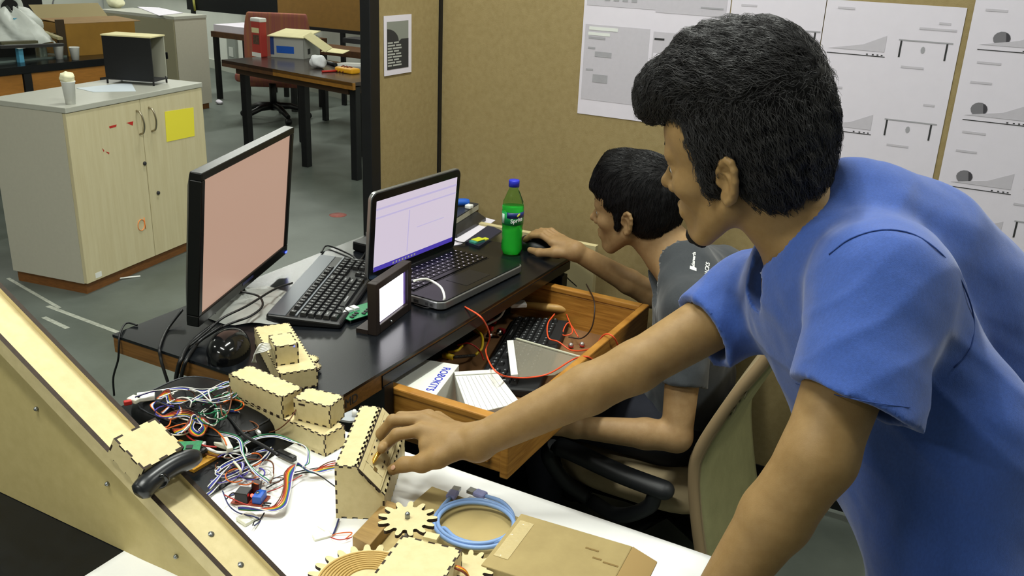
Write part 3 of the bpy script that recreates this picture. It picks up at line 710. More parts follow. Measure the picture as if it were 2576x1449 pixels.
def basep(u, v):
    t_ = u * 2 * math.pi; r = v; wob = .002 * math.sin(9 * t_ + 3 * v) + .0025 * math.sin(5 * t_ - 7 * v)
    return V(bc[0] + .07 + .135 * r * math.cos(t_), bc[1] - .02 + .11 * r * math.sin(t_), T + .004 + .014 * (1 - r ** 4) + wob * (.3 + r))
MB().lathe([(.095, 0), (.1, .004), (.09, .012), (.02, .016)], 40, V(bc[0] + .07, bc[1] - .02, T)).build('base', M_blackpl, mon, space='w')
M_film = mat('clear_film', 'c8cbc6', .12, spec=.8, alpha=.55, bump=.6, bscale=60)
q.grid(basep, 44, 10); q.v = [(x, y, z + .003) for x, y, z in q.v]
q.build('plastic_wrap', M_film, mon, space='w')

# ================================================================== keyboards
M_key = mat('key_black', '17181a', .35, spec=.5)
M_kleg = mat('key_legend', '8e9092', .5)
def make_keyboard(name, label, at, L, Wd, body, trim=None, ridge=None, keym=M_key):
    """local x along the length, y from the near edge to the far edge"""
    t = thing(name, label, 'keyboard', at)
    q = MB(); h0, h1 = .014, .024
    q.add([(0, 0, 0), (L, 0, 0), (L, Wd, 0), (0, Wd, 0), (0, 0, h0), (L, 0, h0), (L, Wd, h1), (0, Wd, h1)], [(3, 2, 1, 0), (4, 5, 6, 7), (0, 1, 5, 4), (1, 2, 6, 5), (2, 3, 7, 6), (3, 0, 4, 7)])
    q.build('case', body, t, bevel=.006, seg=3)
    slope = (h1 - h0) / Wd; rot = Matrix.Rotation(math.atan(slope), 4, 'X')
    u = (L - .024) / 23.0; ku = u * .86
    src = {}
    def key(x, y, wu, hu=1):
        k = (round(wu, 2), hu); kw, kh = wu * u - u * .14, hu * u - u * .14
        m_ = MB(); i = .0022
        m_.add([(-kw / 2, -kh / 2, 0), (kw / 2, -kh / 2, 0), (kw / 2, kh / 2, 0), (-kw / 2, kh / 2, 0), (-kw / 2 + i, -kh / 2 + i, .007), (kw / 2 - i, -kh / 2 + i, .007), (kw / 2 - i, kh / 2 - i * .6, .0075), (-kw / 2 + i, kh / 2 - i * .6, .0075),
                 (-kw * .22, 0, .0077), (kw * .12, 0, .0077), (kw * .12, kh * .2, .0078), (-kw * .22, kh * .2, .0078)],
                [(4, 5, 6, 7), (0, 1, 5, 4), (1, 2, 6, 5), (2, 3, 7, 6), (3, 0, 4, 7), (8, 9, 10, 11)], [0, 0, 0, 0, 0, 1])
        loc = (x + kw / 2, y + kh / 2, h0 + slope * y + .001)
        if k not in src:
            o = m_.build('key', [keym, M_kleg], t); o.matrix_local = Matrix.Translation(Vector(loc)) @ rot; src[k] = o
        else: share(src[k], 'key', t, loc, rot)
    x0, y0 = .012, .012
    rows = [[1.5, 1.2, 1.2, 6, 1.2, 1.2, 1.2, 1.5], [2.2] + [1] * 10 + [2.8], [1.7] + [1] * 11 + [2.3], [1.5] + [1] * 12 + [1.5], [1] * 13 + [2]]
    for r, row in enumerate(rows):
        x = x0
        for wu in row: key(x, y0 + r * u, wu); x += wu * u
        for k in range(3):
            if r in (0, 3, 4) or (r == 1 and k == 1): key(x0 + (15.4 + k) * u, y0 + r * u, 1)
        for k in range(4):
            if r == 0 and k == 1: continue
            if r == 0 and k == 0: key(x0 + 18.8 * u, y0, 2); continue
            if k == 3 and r in (1, 3): continue
            key(x0 + (18.8 + k) * u, y0 + r * u, 1, 2 if (k == 3 and r in (0, 2)) else 1)
    x = x0
    for k in range(13): key(x + (0, .9, .9, .9, .9, 1.35, 1.35, 1.35, 1.35, 1.8, 1.8, 1.8, 1.8)[k] * u * .99 + k * u, y0 + 5.35 * u, 1)
    for k in range(3): key(x0 + (15.4 + k) * u, y0 + 5.35 * u, 1)
    if ridge:
        yy = y0 + 5.13 * u; MB().par((.006, yy, h0 + slope * yy - .001), (L - .012, 0, 0), (0, .004, .004 * slope), (0, 0, .0045)).build('ridge', ridge, t)
        ys = y0 + 6.55 * u
        MB().par((.004, ys, h0 + slope * ys - .001), (L - .008, 0, 0), (0, Wd - ys - .003, (Wd - ys - .003) * slope), (0, 0, .0022)).build('top_panel', trim, t, bevel=.001)
    return t
# main keyboard: its far (function key) side lies along the glare, near the monitor
c0 = hz(668, 803, T + .012); c1 = hz(805, 645, T + .018); c2 = hz(838, 848, T + .010)
d = unit((c0 - c1) * V(1, 1, 0)); Lk = np.linalg.norm((c0 - c1)[:2])
e = V(-d[1], d[0], 0)
if e @ (c2 - c0) > 0: e = -e
Wk = abs((c2 - c0) @ e); o = c0 + (c2 - c0) @ e * e; o[2] = T
dd = -d
kb = make_keyboard('computer_keyboard', 'black keyboard with a silver upper strip beside the monitor', frame(o, dd, y=e) if np.cross(dd, e)[2] > 0 else frame(o + dd * Lk, -dd, y=e), Lk, Wk, M_blackpl, trim=mat('silver_strip', '5b6068', .3, metal=.4), ridge=mat('silver_ridge', '70757c', .3, metal=.5))

# ================================================================== laptop
f0, f1 = hz(1112, 760, T + .025), hz(1316, 662, T + .025); r1 = hz(1140, 622, T + .025)
dx_ = unit(f1 - f0); LW = np.linalg.norm(f1 - f0) + .006; e = V(-dx_[1], dx_[0], 0)    # e points to the hinge (-X)
LD = abs((r1 - f1) @ e) + .012
Ml = frame(V(f0[0], f0[1], T) - dx_ * .003 - e * .003, dx_, y=e)
lap = thing('laptop', 'open black laptop with a silver rim showing a pale document', 'laptop', Ml)
M_lap = mat('laptop_black', '101113', .25, spec=.5); M_rim = mat('laptop_silver', '9b9d9c', .3, metal=.8)
def rrect(x0, y0, x1, y1, r, z, n=6):
    P = []
    for cx, cy, a0 in ((x1 - r, y0 + r, -90), (x1 - r, y1 - r, 0), (x0 + r, y1 - r, 90), (x0 + r, y0 + r, 180)):
        for k in range(n + 1):
            t_ = math.radians(a0 + 90 * k / n); P.append(V(cx + r * math.cos(t_), cy + r * math.sin(t_), z))
    return P
MB().prism(rrect(0, 0, LW, LD, .022, .004), (0, 0, .0175)).build('base', M_rim, lap, bevel=.002)
MB().prism(rrect(.004, .004, LW - .004, LD - .004, .019, .0216), (0, 0, .0022)).build('palm_rest', M_lap, lap)
MB().bb((LW * .36, .022, .0239), (LW * .64, .085, .0243)).build('touchpad', mat('touchpad', '15161a', .3), lap)
MB().prism(rrect(.018, LD * .42, LW - .018, LD * .90, .006, .0239), (0, 0, .0006)).build('key_well', M_blackgl, lap)
kx, ky = (LW - .044) / 15, (LD * .45) / 6.0; src = None
M_lk = mat('laptop_key', '0c0c0f', .3); M_ll = mat('laptop_legend', 'b6aec4', .5)
for r in range(6):
    for k in range(15):
        if r == 0 and 4 <= k <= 8:
            if k != 4: continue
        wu = 5 if (r == 0 and k == 4) else 1
        loc = (.022 + (k + wu / 2) * kx, LD * .435 + (r + .5) * ky, .0246)
        if wu == 5:
            MB().box((*loc[:2], loc[2] + .001), (kx * 5 - .003, ky - .003, .002)).build('key', M_lk, lap); continue
        if src is None:
            q = MB().box((0, 0, .001), (kx - .003, ky - .003, .002)); q.box((-.002, .001, .0021), (.0035, .0035, .0003), 1)
            src = q.build('key', [M_lk, M_ll], lap); src.matrix_local = Matrix.Translation(Vector(loc))
        else: share(src, 'key', lap, loc)
MB().prism([V(.03 + .014 * math.cos(t_), LD * .935 + .008 * math.sin(t_), .0239) for t_ in np.linspace(0, 6.28, 17)[:-1]], (0, 0, .0004)).build('sticker', mat('sticker_blue', '6d93bd', .4), lap)
for k in range(10): MB().bb((-.0004, LD * .58 + k * .006, .008), (.0006, LD * .58 + k * .006 + .003, .018)).build('vent_slot', M_dark, lap)
for yy, ww in ((LD * .47, .014), (LD * .30, .014), (LD * .18, .008), (LD * .12, .008)): MB().bb((-.0004, yy, .008), (.0006, yy + ww, .015)).build('port', M_dark, lap)
# lid: fit its top edge to the photo
hl = np.array(Ml @ Vector((0, LD - .006, .02))); tlx = dp(930, 490, 1.0)
best = None
for ang in np.radians(np.arange(60, 140, .5)):
    for LH in (LD * .98, LD * 1.02):
        p = Ml @ Vector((0, LD - .006 + LH * math.cos(ang), .02 + LH * math.sin(ang)))
        q_ = np.array(p) - CAM; zz = q_ @ FW; X_ = 1288 + F_PX * (q_ @ RT) / zz; Y_ = 724.5 - F_PX * (q_ @ UP) / zz
        er = (X_ - 936) ** 2 + (Y_ - 485) ** 2
        if best is None or er < best[0]: best = (er, ang, LH)
ang, LH = best[1], best[2]
yv = Vector((0, math.cos(ang), math.sin(ang)))
Mlid_l = Matrix(((1, 0, 0, 0), (0, yv.y, -yv.z, LD - .006), (0, yv.z, yv.y, .020), (0, 0, 0, 1)))   # local lid frame: x width, y up the lid, z out of the lid's face
def lidp(q): 
    q.v = [tuple(Mlid_l @ Vector(v)) for v in q.v]; return q
sgn = 1
lid = lidp(MB().prism(rrect(0, 0, LW, LH, .02, -.011), (0, 0, .009))).build('lid', M_rim, lap, bevel=.001)
lidp(MB().prism(rrect(.003, .0, LW - .003, LH - .003, .018, -.0019), (0, 0, .0022))).build('screen_bezel', M_lap, lid)
M_scr = mat('laptop_screen', '1a1a1c', .4, emit='dccfe0', estr=.70)
lidp(MB().bb((.018, .030, .0005), (LW - .018, LH - .022, .0010))).build('screen', M_scr, lid)
lidp(MB().bb((.018, .024, .0011), (LW - .018, .036, .0014))).build('task_bar', mat('screen_blue', '101030', .4, emit='5a48c8', estr=.5), lid)
Ms2 = mat('screen_band', '1a1a1c', .4, emit='cfc4ea', estr=.64)
lidp(MB().bb((.018, LH - .045, .0011), (LW - .018, LH - .040, .0014))).build('menu_line', Ms2, lid)
lidp(MB().bb((.018, LH - .066, .0011), (LW - .018, LH - .062, .0014))).build('menu_line', Ms2, lid)
lidp(MB().bb((LW * .40, .045, .0011), (LW * .41, LH - .07, .0014))).build('document_edge', Ms2, lid)
lidp(MB().bb((LW * .5, LH * .45, .0011), (LW * .82, LH * .46, .0014))).build('document_line', Ms2, lid)
for k in range(8): lidp(MB().bb((LW * .25 + k * .012, .027, .0015), (LW * .25 + k * .012 + .006, .032, .0017))).build('task_icon', M_plw, lid)
q = MB().tube([(.03, LD - .006, .018), (LW - .03, LD - .006, .018)], .008, 10).build('hinge', M_lap, lap)

# ================================================================== small framed display
fa, fb = hz(948, 846, T), hz(1035, 778, T)
ex = unit(fb - fa); FW_ = np.linalg.norm(fb - fa); Mf = frame(fa, ex)       # local y = into (away), front face -y
FH = .118; fr = thing('framed_display', 'small dark framed display glowing blank white', 'display', Mf)
M_fr = mat('frame_dark', '231a17', .5)
for lo, hi in (((0, -.0, 0), (.016, .022, FH)), ((FW_ - .016, 0, 0), (FW_, .022, FH)), ((.016, 0, FH - .016), (FW_ - .016, .022, FH)), ((.016, 0, 0), (FW_ - .016, .022, .020))):
    MB().bb(lo, hi).build('frame', M_fr, fr, bevel=.0015)
MB().bb((.016, .008, .020), (FW_ - .016, .02, FH - .016)).build('panel', mat('panel_violet', '6a5a94', .35, emit='6c5a9a', estr=.5), fr)
MB().bb((.028, .0065, .022), (FW_ - .030, .0085, FH - .018)).build('lit_screen', mat('lit_white', 'ffffff', .4, emit='fbf8ff', estr=2.6), fr)
MB().lathe([(.003, 0), (.003, .002), (.001, .004)], 10, (.066, 0, .010), (0, -1, 0)).build('screw', M_steel, fr)
MB().bb((.0, .022, .0), (.05, .05, .01)).build('foot', M_fr, fr)
MB().tube([(FW_, .012, FH - .03), (FW_ + .014, .012, FH - .03)], .008, 8).build('knob', M_black, fr)
# green circuit board behind it
c = hz(905, 780, T + .012)
t = thing('circuit_board', 'green circuit board with pale chips behind the small display', 'circuit board', frame(V(c[0], c[1], T), (.25, .97, 0)))
MB().bb((-.05, -.03, .008), (.05, .03, .0098)).build('board', M_green_pcb, t)
for k in range(3): MB().bb((-.045 + .018 * k, .006, .0098), (-.032 + .018 * k, .026, .016)).build('connector', M_plw, t)
for k in range(8): MB().bb((-.04 + .011 * k, -.024 + .006 * (k % 3), .0098), (-.034 + .011 * k, -.015 + .006 * (k % 3), .0125)).build('chip', M_dark, t)
for sx in (-.045, .045):
    for sy in (-.025, .025): MB().tube([(sx, sy, 0), (sx, sy, .009)], .002, 6).build('standoff', M_steel, t)
p0, p1 = hz(884, 790, T), hz(930, 800, T)
# black power brick behind the laptop lid
p = hz(940, 625, T)
q = MB().bb((p[0] - .035, p[1] - .05, T), (p[0] + .03, p[1] + .05, T + .028)); q.build('power_brick', M_blackpl, None, bevel=.006, label='black power brick on the desk behind the laptop lid', cat='power brick')

# ================================================================== mouse at the desk corner
def mouse(name, label, at, s=1.0, m=None):
    t = thing(name, label, 'mouse', at)
    def fn(u, v):
        a_ = u * 2 * math.pi; ph = v * math.pi / 2; r = math.cos(ph)
        x = .058 * s * math.cos(a_) * r; y = .032 * s * math.sin(a_) * r * (1 - .12 * math.cos(a_) * r); z = .036 * s * math.sin(ph) ** .8 * (1 - .2 * x / .058)
        return V(x, y, z)
    MB().grid(fn, 28, 10).build('shell', m or M_blackgl, t)
    MB().prism([V(.057 * s * math.cos(k), .031 * s * math.sin(k), 0) for k in np.linspace(0, 6.283, 25)[:-1]], (0, 0, .004)).build('sole', M_black, t)
    MB().lathe([(.008, -.003), (.008, .003)], 12, (-.034 * s, 0, .027 * s), (0, 1, 0)).build('wheel', M_dark, t)
    return t
mouse('computer_mouse', 'large glossy black mouse near the desk corner', frame(hz(578, 884, T), (-.55, .83, 0)), 1.3)

# ================================================================== bottle
c = hz(1286, 638, T)
bt = thing('soda_bottle', 'green lemon soda bottle with a blue cap on the desk', 'bottle', c)
M_gb = mat('green_bottle', 'b4f0a8', .05, trans=1.0, ior=1.12, spec=.6)
prof = [(.018, .0), (.025, .003), (.0295, .016), (.0285, .03), (.027, .045), (.0285, .06), (.0275, .066), (.0285, .072), (.0275, .078), (.029, .086), (.029, .125), (.0295, .135), (.027, .15), (.018, .172), (.0125, .184), (.0120, .194)]
def ptl(r, z, a_): # petal foot
    return r * (1 - .16 * max(0, 1 - z / .02) * (.5 + .5 * math.cos(5 * a_)))
q = MB(); n = 40; vs = []; fs = []
for r, z in prof:
    for k in range(n): a_ = 2 * math.pi * k / n; rr = ptl(r, z, a_); vs.append((rr * math.cos(a_), rr * math.sin(a_), z))
for i in range(len(prof) - 1):
    for k in range(n): w_ = (k + 1) % n; fs.append((i * n + k, i * n + w_, (i + 1) * n + w_, (i + 1) * n + k))
fs.append(tuple(range(n - 1, -1, -1))); q.add(vs, fs, 0, True)
q.build('body', M_gb, bt)
MB().lathe([(.024, .004), (.0265, .016), (.0255, .045), (.0258, .08), (.0262, .136), (.0001, .136)], 28).build('drink', mat('green_drink', '55e878', .1, trans=.6, ior=1.15), bt)
MB().lathe([(.0145, .190), (.0145, .206), (.0135, .208), (.001, .208)], 28).build('cap', mat('cap_blue', '2a35c0', .4), bt)
ca = math.atan2(CAM[1] - c[1], CAM[0] - c[0])
def lab(z0, z1, a0, a1, r, nm, m):
    MB().grid(lambda u, v: V(r * math.cos(ca + a0 + (a1 - a0) * u), r * math.sin(ca + a0 + (a1 - a0) * u), z0 + (z1 - z0) * v), 24, 1).build(nm, m, bt, solid=.0002)
lab(.088, .124, -math.pi, math.pi, .0297, 'label', mat('label_green', '178a46', .4)); lab(.108, .124, -.55, 1.6, .0300, 'label_band', mat('label_navy', '1b2a66', .4)); lab(.092, .118, -1.25, -.85, .0300, 'label_panel', mat('label_pale', 'b9d2c4', .4))
Mw = Matrix.Translation(Vector(c))
def wrapt(co):
    a_ = ca + .42 + (co.x) / .0302; return Mw @ Vector(((.0302 + co.z) * math.cos(a_), (.0302 + co.z) * math.sin(a_), .103 + co.y + co.x * .18))
text_part('Sprite', .0155, None, M_plw, bt, 'lettering', .0004, wrap=wrapt, bold=.0003)
MB().grid(lambda u, v: V((.0303) * math.cos(ca + .55 + .16 * math.cos(6.283 * u) * v), (.0303) * math.sin(ca + .55 + .16 * math.cos(6.283 * u) * v), .1175 + .0035 * math.sin(6.283 * u) * v + .003 * math.cos(6.283 * u) * v), 16, 1).build('lemon_mark', mat('lemon', 'd9e04a', .4), bt, solid=.0003)

# ================================================================== books and papers behind the laptop
pp = [hz(x, y, T + .0002) for x, y in ((1085, 628), (1160, 615), (1246, 555), (1190, 540))]
MB().prism(pp, (0, 0, .0015)).build('paper_sheet', M_paper, None, label='white papers on the desk behind the laptop', cat='paper', fixn=True)
pp = [hz(x, y, T + .002) for x, y in ((1090, 612), (1150, 598), (1222, 556), (1200, 540), (1100, 560))]
MB().prism(pp, (0, 0, .010)).build('dark_magazine', mat('magazine_dark', '1c1c1f', .35), None, label='dark glossy magazine lying on the white papers', cat='magazine', fixn=True)
zb = T + .013
pp = [hz(x, y, zb) for x, y in ((1090, 585), (1146, 564), (1205, 526), (1120, 510), (1070, 545))]
tb = thing('thick_book', 'thick book with a dark cover under blue tools behind the laptop', 'book', np.mean(pp, 0))
MB().prism(pp, (0, 0, .016)).build('pages', mat('page_edge', 'b9b6a4', .8), tb, space='w', fixn=True)
MB().prism([p + V(0, 0, .0161) for p in pp], (0, 0, .003)).build('cover', mat('cover_dark', '2c3038', .3), tb, space='w', fixn=True)
z = zb + .0195
p = hz(1148, 520, z)
MB().tube(spline([p + V(-.05, -.055, .008), p + V(-.02, -.02, .012), p + V(.01, .02, .012), p + V(.02, .035, .008)], 6), [.006] * 3 + [.012] * 16, 10).build('blue_tool', M_blue, None, label='blue plastic clamp lying on the thick book', cat='tool')
p = hz(1180, 524, z); MB().box(p + V(0, 0, .006), (.02, .022, .012)).build('white_block', M_plw, None, bevel=.003, label='small white block at the end of the thick book', cat='block')
p = hz(1138, 538, z); q = MB()
for k in range(4): q.tube([p + V(.012 * math.cos(t_ + k), .012 * math.sin(t_ + k), .004 + .003 * k) for t_ in np.linspace(0, 5.5, 14)], .0012, 5)
q.build('coiled_lead', mat('lead_pale', 'a9b0b0', .4), None, label='small coiled pale lead on the thick book', cat='lead')
p = hz(1205, 612, T); t = thing('yellow_dongle', 'yellow and teal plug dongle on the desk beside the laptop', 'dongle', frame(p, (.2, .98, 0)))
MB().bb((-.03, -.012, 0), (.012, .012, .012)).build('body', mat('teal_plastic', '3b8a7a', .4), t, bevel=.002); MB().bb((-.02, -.0125, .0121), (.012, .0125, .0135)).build('sticker', mat('lime', 'c2c830', .5), t); MB().bb((.014, -.008, .002), (.034, .008, .010)).build('plug', mat('lime', 'c2c830', .5), t, bevel=.002)
pp = [hz(x, y, T) for x, y in ((1170, 612), (1230, 570), (1262, 585), (1205, 625))]
MB().prism(pp, (0, 0, .006)).build('navy_folder', mat('navy', '23263a', .4), None, label='navy folder on the desk left of the soda bottle', cat='folder', fixn=True)

# ================================================================== contents of the drawer
zd = DZ0 + .0085
# white kit box
o = hz(1010, 965, T - .085); 
zt_ = T - .068
c_ = [hz(1155, 917, zt_), hz(1090, 1003, zt_), hz(985, 968, zt_), hz(1055, 895, zt_)]
ex = unit(c_[0] - c_[1]); L_ = np.linalg.norm(c_[0] - c_[1]); ey = V(-ex[1], ex[0], 0); W_ = .112
rb = thing('kit_box', 'long white box lettered in blue inside the drawer', 'box', frame(V(c_[1][0], c_[1][1], zd), ex))
MB().bb((0, 0, 0), (L_ * 1.0, W_, zt_ - zd)).build('carton', M_white_box, rb, bevel=.0015)
Mt = rb.matrix_world @ Matrix(((-1, 0, 0, L_ * .52), (0, -1, 0, .020), (0, 0, 1, zt_ - zd + .0002), (0, 0, 0, 1)))
text_part('ROBOKITS', .0245, Mt, mat('blue_print', '2a36b0', .6), rb, 'lettering', .0005, bold=.0003)
for k in range(4): MB().bb((.02 + .02 * k, -.0006, .014 + .004 * (k % 2)), (.1 + .01 * k, .0, .016 + .004 * (k % 2))).build('print_line', M_grey, rb)
MB().bb((.012, -.0006, .022), (.02, 0, .036)).build('print_mark', M_dark, rb)
# second white box, tilted
A, B, C_, D_ = [hz(x, y, T - .072) for x, y in ((1142, 938), (1180, 1043), (1309, 1012), (1247, 932))]
wb_ = thing('white_carton', 'plain white carton lying askew in the drawer', 'carton', (A + C_) / 2 * V(1, 1, 0) + V(0, 0, zd))
lo_ = [p * V(1, 1, 0) + V(0, 0, zd + .001) for p in (A, B, C_, D_)]
cen = sum(lo_) / 4; lo_ = [cen + (p - cen) * .88 for p in lo_]
q = MB(); q.add(lo_ + [A, B, C_, D_], [(0, 1, 2, 3), (4, 5, 6, 7), (0, 1, 5, 4), (1, 2, 6, 5), (2, 3, 7, 6), (3, 0, 4, 7)]); q.build('carton', M_white_box, wb_, space='w', fixn=True, bevel=.0015)
ex = unit(D_ - A); q = MB().par(A + V(0, 0, .0008), D_ - A, unit(B - A) * .016, (0, 0, .002)); q.build('lid_flap', M_white_box, wb_, space='w')
for k in range(9):
    f_ = .06 + .1 * k; a0 = A + (D_ - A) * f_ + unit(B - A) * .02 + V(0, 0, .0004); a1 = B + (C_ - B) * f_ + V(0, 0, .0004)
    MB().tube([a0, a1], .0004, 4).build('crease', M_lgrey, wb_, space='w')
# old keyboard
k0 = hz(1300, 790, zd + .02); k1 = hz(1225, 920, zd + .02)
c0 = hz(1296, 786, zd + .022); c1 = hz(1212, 925, zd + .022); dd = unit((c0 - c1) * V(1, 1, 0)); Lk2 = .43
e = V(dd[1], -dd[0], 0)
o = c1 - dd * .08 + e * .0; o[2] = zd
Mk = frame(o + dd * Lk2, -dd, y=e) if np.cross(-dd, e)[2] > 0 else frame(o, dd, y=e)
make_keyboard('old_keyboard', 'dusty black keyboard lying in the open drawer', Mk, Lk2, .150, mat('old_black', '17181a', .6), keym=mat('old_key', '1d1e1f', .6))
# zip bag with white edges
pp = [hz(x, y, zd + .04) for x, y in ((1275, 865), (1285, 952), (1395, 945), (1475, 905), (1300, 855))]
zbag = thing('zip_bag', 'clear plastic sleeve with white edges on the old keyboard', 'sleeve', np.mean(pp, 0))
q = MB(); q.add([p + V(0, 0, .002) for p in (pp[0], pp[1], pp[2], pp[3], pp[4])], [(0, 1, 2, 3, 4)]); q.build('film', mat('sleeve_film', '9a9586', .12, alpha=.45, spec=.7), zbag, space='w', solid=.001)
MB().par(pp[0] + V(0, 0, .003), pp[1] - pp[0], unit(pp[2] - pp[1]) * .016, (0, 0, .006)).build('edge_strip', M_plw, zbag, space='w')
MB().par(pp[4] + V(0, 0, .003), (pp[3] - pp[4]), V(0, -.006, 0), (0, 0, .003)).build('edge_strip', mat('strip_grey', 'b9b8a4', .6), zbag, space='w')
# adapter, dowel
p = hz(1302, 770, zd + .06); t = thing('white_adapter', 'white cable adapter lying at the back of the drawer', 'adapter', frame(p, (.75, .66, 0)))
MB().bb((-.022, -.016, 0), (.022, .016, .012)).build('body', M_plw, t, bevel=.003)
MB().tube(spline([V(-.02, 0, .006), V(-.035, -.015, .004), V(-.055, -.035, -.015), V(-.09, -.045, -.03)], 6), .003, 8).build('cord', M_plw, t)
A, B = hz(1320, 768, zd + .05), hz(1425, 778, zd + .045)
t = thing('wooden_dowel', 'round pale wooden handle lying across the drawer', 'handle', (A + B) / 2)
MB().tube([A, A + (B - A) * .97, B], [.0105, .0115, .0105], 16).build('shaft', mat('pale_wood', 'c09a5a', .5, col2='a9803f', nscale=30), t, space='w')
# wires in the drawer
def wire(name, label, pts, r, m, cat='cable', group=None, n=8):
    return MB().tube(spline(pts, n), r, 8).build(name, m, None, label=label, cat=cat, group=group)
M_or_w = mat('orange_wire', 'e2532c', .45); M_yw = mat('yellow_wire', 'd8b823', .45); M_rw = mat('red_wire', 'b0221c', .45)
L1 = [(1170, 772, T + .002), (1212, 800, T + .012), (1232, 845, T - .07), (1222, 885, zd + .05), (1248, 935, T - .04), (1300, 950, zd + .06), (1375, 942, zd + .075), (1440, 905, zd + .08), (1475, 897, DZ1 + .002), (1500, 912, DZ1 - .03)]
wire('earphone_cord', 'orange earphone cord running from the laptop into the drawer', [hz(x, y, z) for x, y, z in L1], .0019, M_or_w)
L2 = [(1395, 790, zd + .04), (1378, 815, zd + .04), (1380, 850, zd + .04), (1405, 860, zd + .03), (1440, 882, zd + .02), (1490, 875, zd + .06), (1520, 842, DZ1 + .003), (1545, 850, DZ1 + .003), (1562, 890, DZ1 - .06)]
wire('earphone_cord', 'orange earphone cord looped by the earbuds over the drawer front', [hz(x, y, z) for x, y, z in L2], .0019, M_or_w)
L3 = [(1425, 790, zd + .035), (1440, 835, zd + .03), (1415, 842, zd + .02), (1430, 812, zd + .03), (1455, 848, zd + .02)]
wire('earphone_cord', 'short orange cord loop lying right of the old keyboard', [hz(x, y, z) for x, y, z in L3], .0016, M_or_w)
for x, y, lb in ((1436, 868, 'left'), (1464, 866, 'right')):
    p = hz(x, y, zd + .008); t = thing('earbud', '%s red and silver earbud on the drawer bottom' % lb, 'earbud', p, 'earbuds in the drawer')
    MB().sphere((0, 0, 0), .0065, 12, 8).build('bud', mat('bud_silver', 'a9a39f', .3, metal=.6), t); MB().lathe([(.0068, 0), (.0068, .004)], 12, (0, 0, -.003), (.4, -.3, .8)).build('ring', M_rw, t)
L4 = [(1475, 715, T - .05), (1495, 760, DZ1 + .004), (1490, 820, zd + .06), (1465, 850, zd + .02), (1430, 848, zd + .02)]
wire('thin_cable', 'dark brown cable hanging over the drawer back', [hz(x, y, z) for x, y, z in L4], .0018, mat('brown_wire', '2a1a12', .5))
L5 = [(1193, 826, zd + .04), (1212, 845, zd + .045), (1212, 875, zd + .03), (1196, 893, zd + .02)]
wire('yellow_cable', 'thick yellow cable curving at the back left of the drawer', [hz(x, y, z) for x, y, z in L5], .0035, M_yw)
L6 = [(1140, 899, zd + .03), (1160, 897, zd + .03), (1195, 894, zd + .02)]
q = MB(); pts = spline([hz(x, y, z) for x, y, z in L6], 12)
q.tube(pts, .0022, 8); 
for k in range(2, len(pts) - 1): q.lathe([(.0040, -.0009), (.0040, .0009)], 8, pts[k], pts[k] - pts[k - 1])
q.build('coil_lead', mat('coil_grey', '3b3a38', .4), None, label='black coiled lead with a yellow plug in the drawer', cat='lead')
MB().tube([hz(1115, 893, zd + .03), hz(1140, 899, zd + .03)], .007, 10).build('yellow_plug', M_yw, None, label='yellow banana plug beside the long white box', cat='plug')
wire('yellow_cable', 'short yellow cable loop by the yellow plug', [hz(x, y, z) for x, y, z in ((1128, 885, zd + .02), (1150, 882, zd + .03), (1163, 870, zd + .03))], .003, M_yw)
wire('red_wire', 'red wire at the back left of the drawer', [hz(x, y, z) for x, y, z in ((1150, 868, zd + .03), (1180, 864, zd + .045), (1205, 880, zd + .03), (1217, 905, zd + .02))], .0018, M_rw)
blob(hz(1205, 840, zd) + V(0, 0, .02), (.022, .02, .02), .1, 31, 1).build('orange_reel', mat('reel_orange', 'a8661c', .5), None, label='small orange brown reel in the drawer shadow', cat='reel')
for k, (x, y) in enumerate(((1240, 808), (1232, 826), (1262, 832))):
    p = hz(x, y, zd + .01); MB().box(p, (.018, .012, .012)).build('red_clip', M_rw if k < 2 else mat('dark_red', '7a1420', .4), None, bevel=.002, label=('red clip nearest the white adapter', 'red clip in the middle of the drawer back', 'dark red clip by the old keyboard')[k], cat='clip', group='red clips in the drawer')
for k, (x, y) in enumerate(((1232, 850), (1255, 842))):
    p = hz(x, y, zd + .008); MB().lathe([(.009, 0), (.011, .004), (.006, .014), (.0, .016)], 14, p).build('metal_knob', mat('chrome_bright', 'c0c0c0', .12, metal=1), None, label=('shiny metal knob nearer the yellow cable', 'shiny metal knob nearer the white adapter')[k], cat='knob', group='metal knobs in the drawer')
# cable ribbon plugged into the laptop and its white plug
pp = [hz(1042, 706, T + .10), hz(1075, 703, T + .06), hz(1108, 722, T + .045), hz(1118, 748, T + .03), hz(1112, 762, T + .014)]
wire('white_cable', 'flat white cable from the small display plugged into the laptop', pp, .003, M_plw)
p = hz(1118, 762, T + .012); MB().box(p, (.02, .012, .010)).build('white_plug', M_plw, None, bevel=.003, label='white plug at the left front of the laptop', cat='plug')
# cables around monitor and desk edge
M_cab = mat('cable_black', '111214', .4)
def dc(lab, pts, r=.0025): return wire('black_cable', lab, [hz(*p) if p[2] > .5 else py(p[0], p[1], p[2]) for p in pts], r, M_cab, group='black cables around the monitor')
dc('thin black cable arching over the wrapped monitor base', [(735, 712, T + .025), (690, 728, T + .05), (620, 770, T + .055), (560, 800, T + .05), (520, 835, T + .03), (478, 870, T + .01)])
dc('black cable looping round the wrapped monitor base', [(605, 733, T + .05), (650, 745, T + .04), (660, 770, T + .035), (630, 795, T + .03), (585, 812, T + .025), (530, 835, T + .012)])
dc('thick black cable falling from the desk edge near the mouse', [(540, 815, T + .03), (500, 845, T + .012), (472, 872, T + .005), (455, 905, -.008), (446, 935, -.012), (440, 975, -.012)], .0045)
dc('second thick black cable falling beside the first', [(560, 820, T + .03), (505, 855, T + .010), (486, 878, T + .005), (468, 908, -.008), (458, 938, -.012), (452, 975, -.012)], .004)
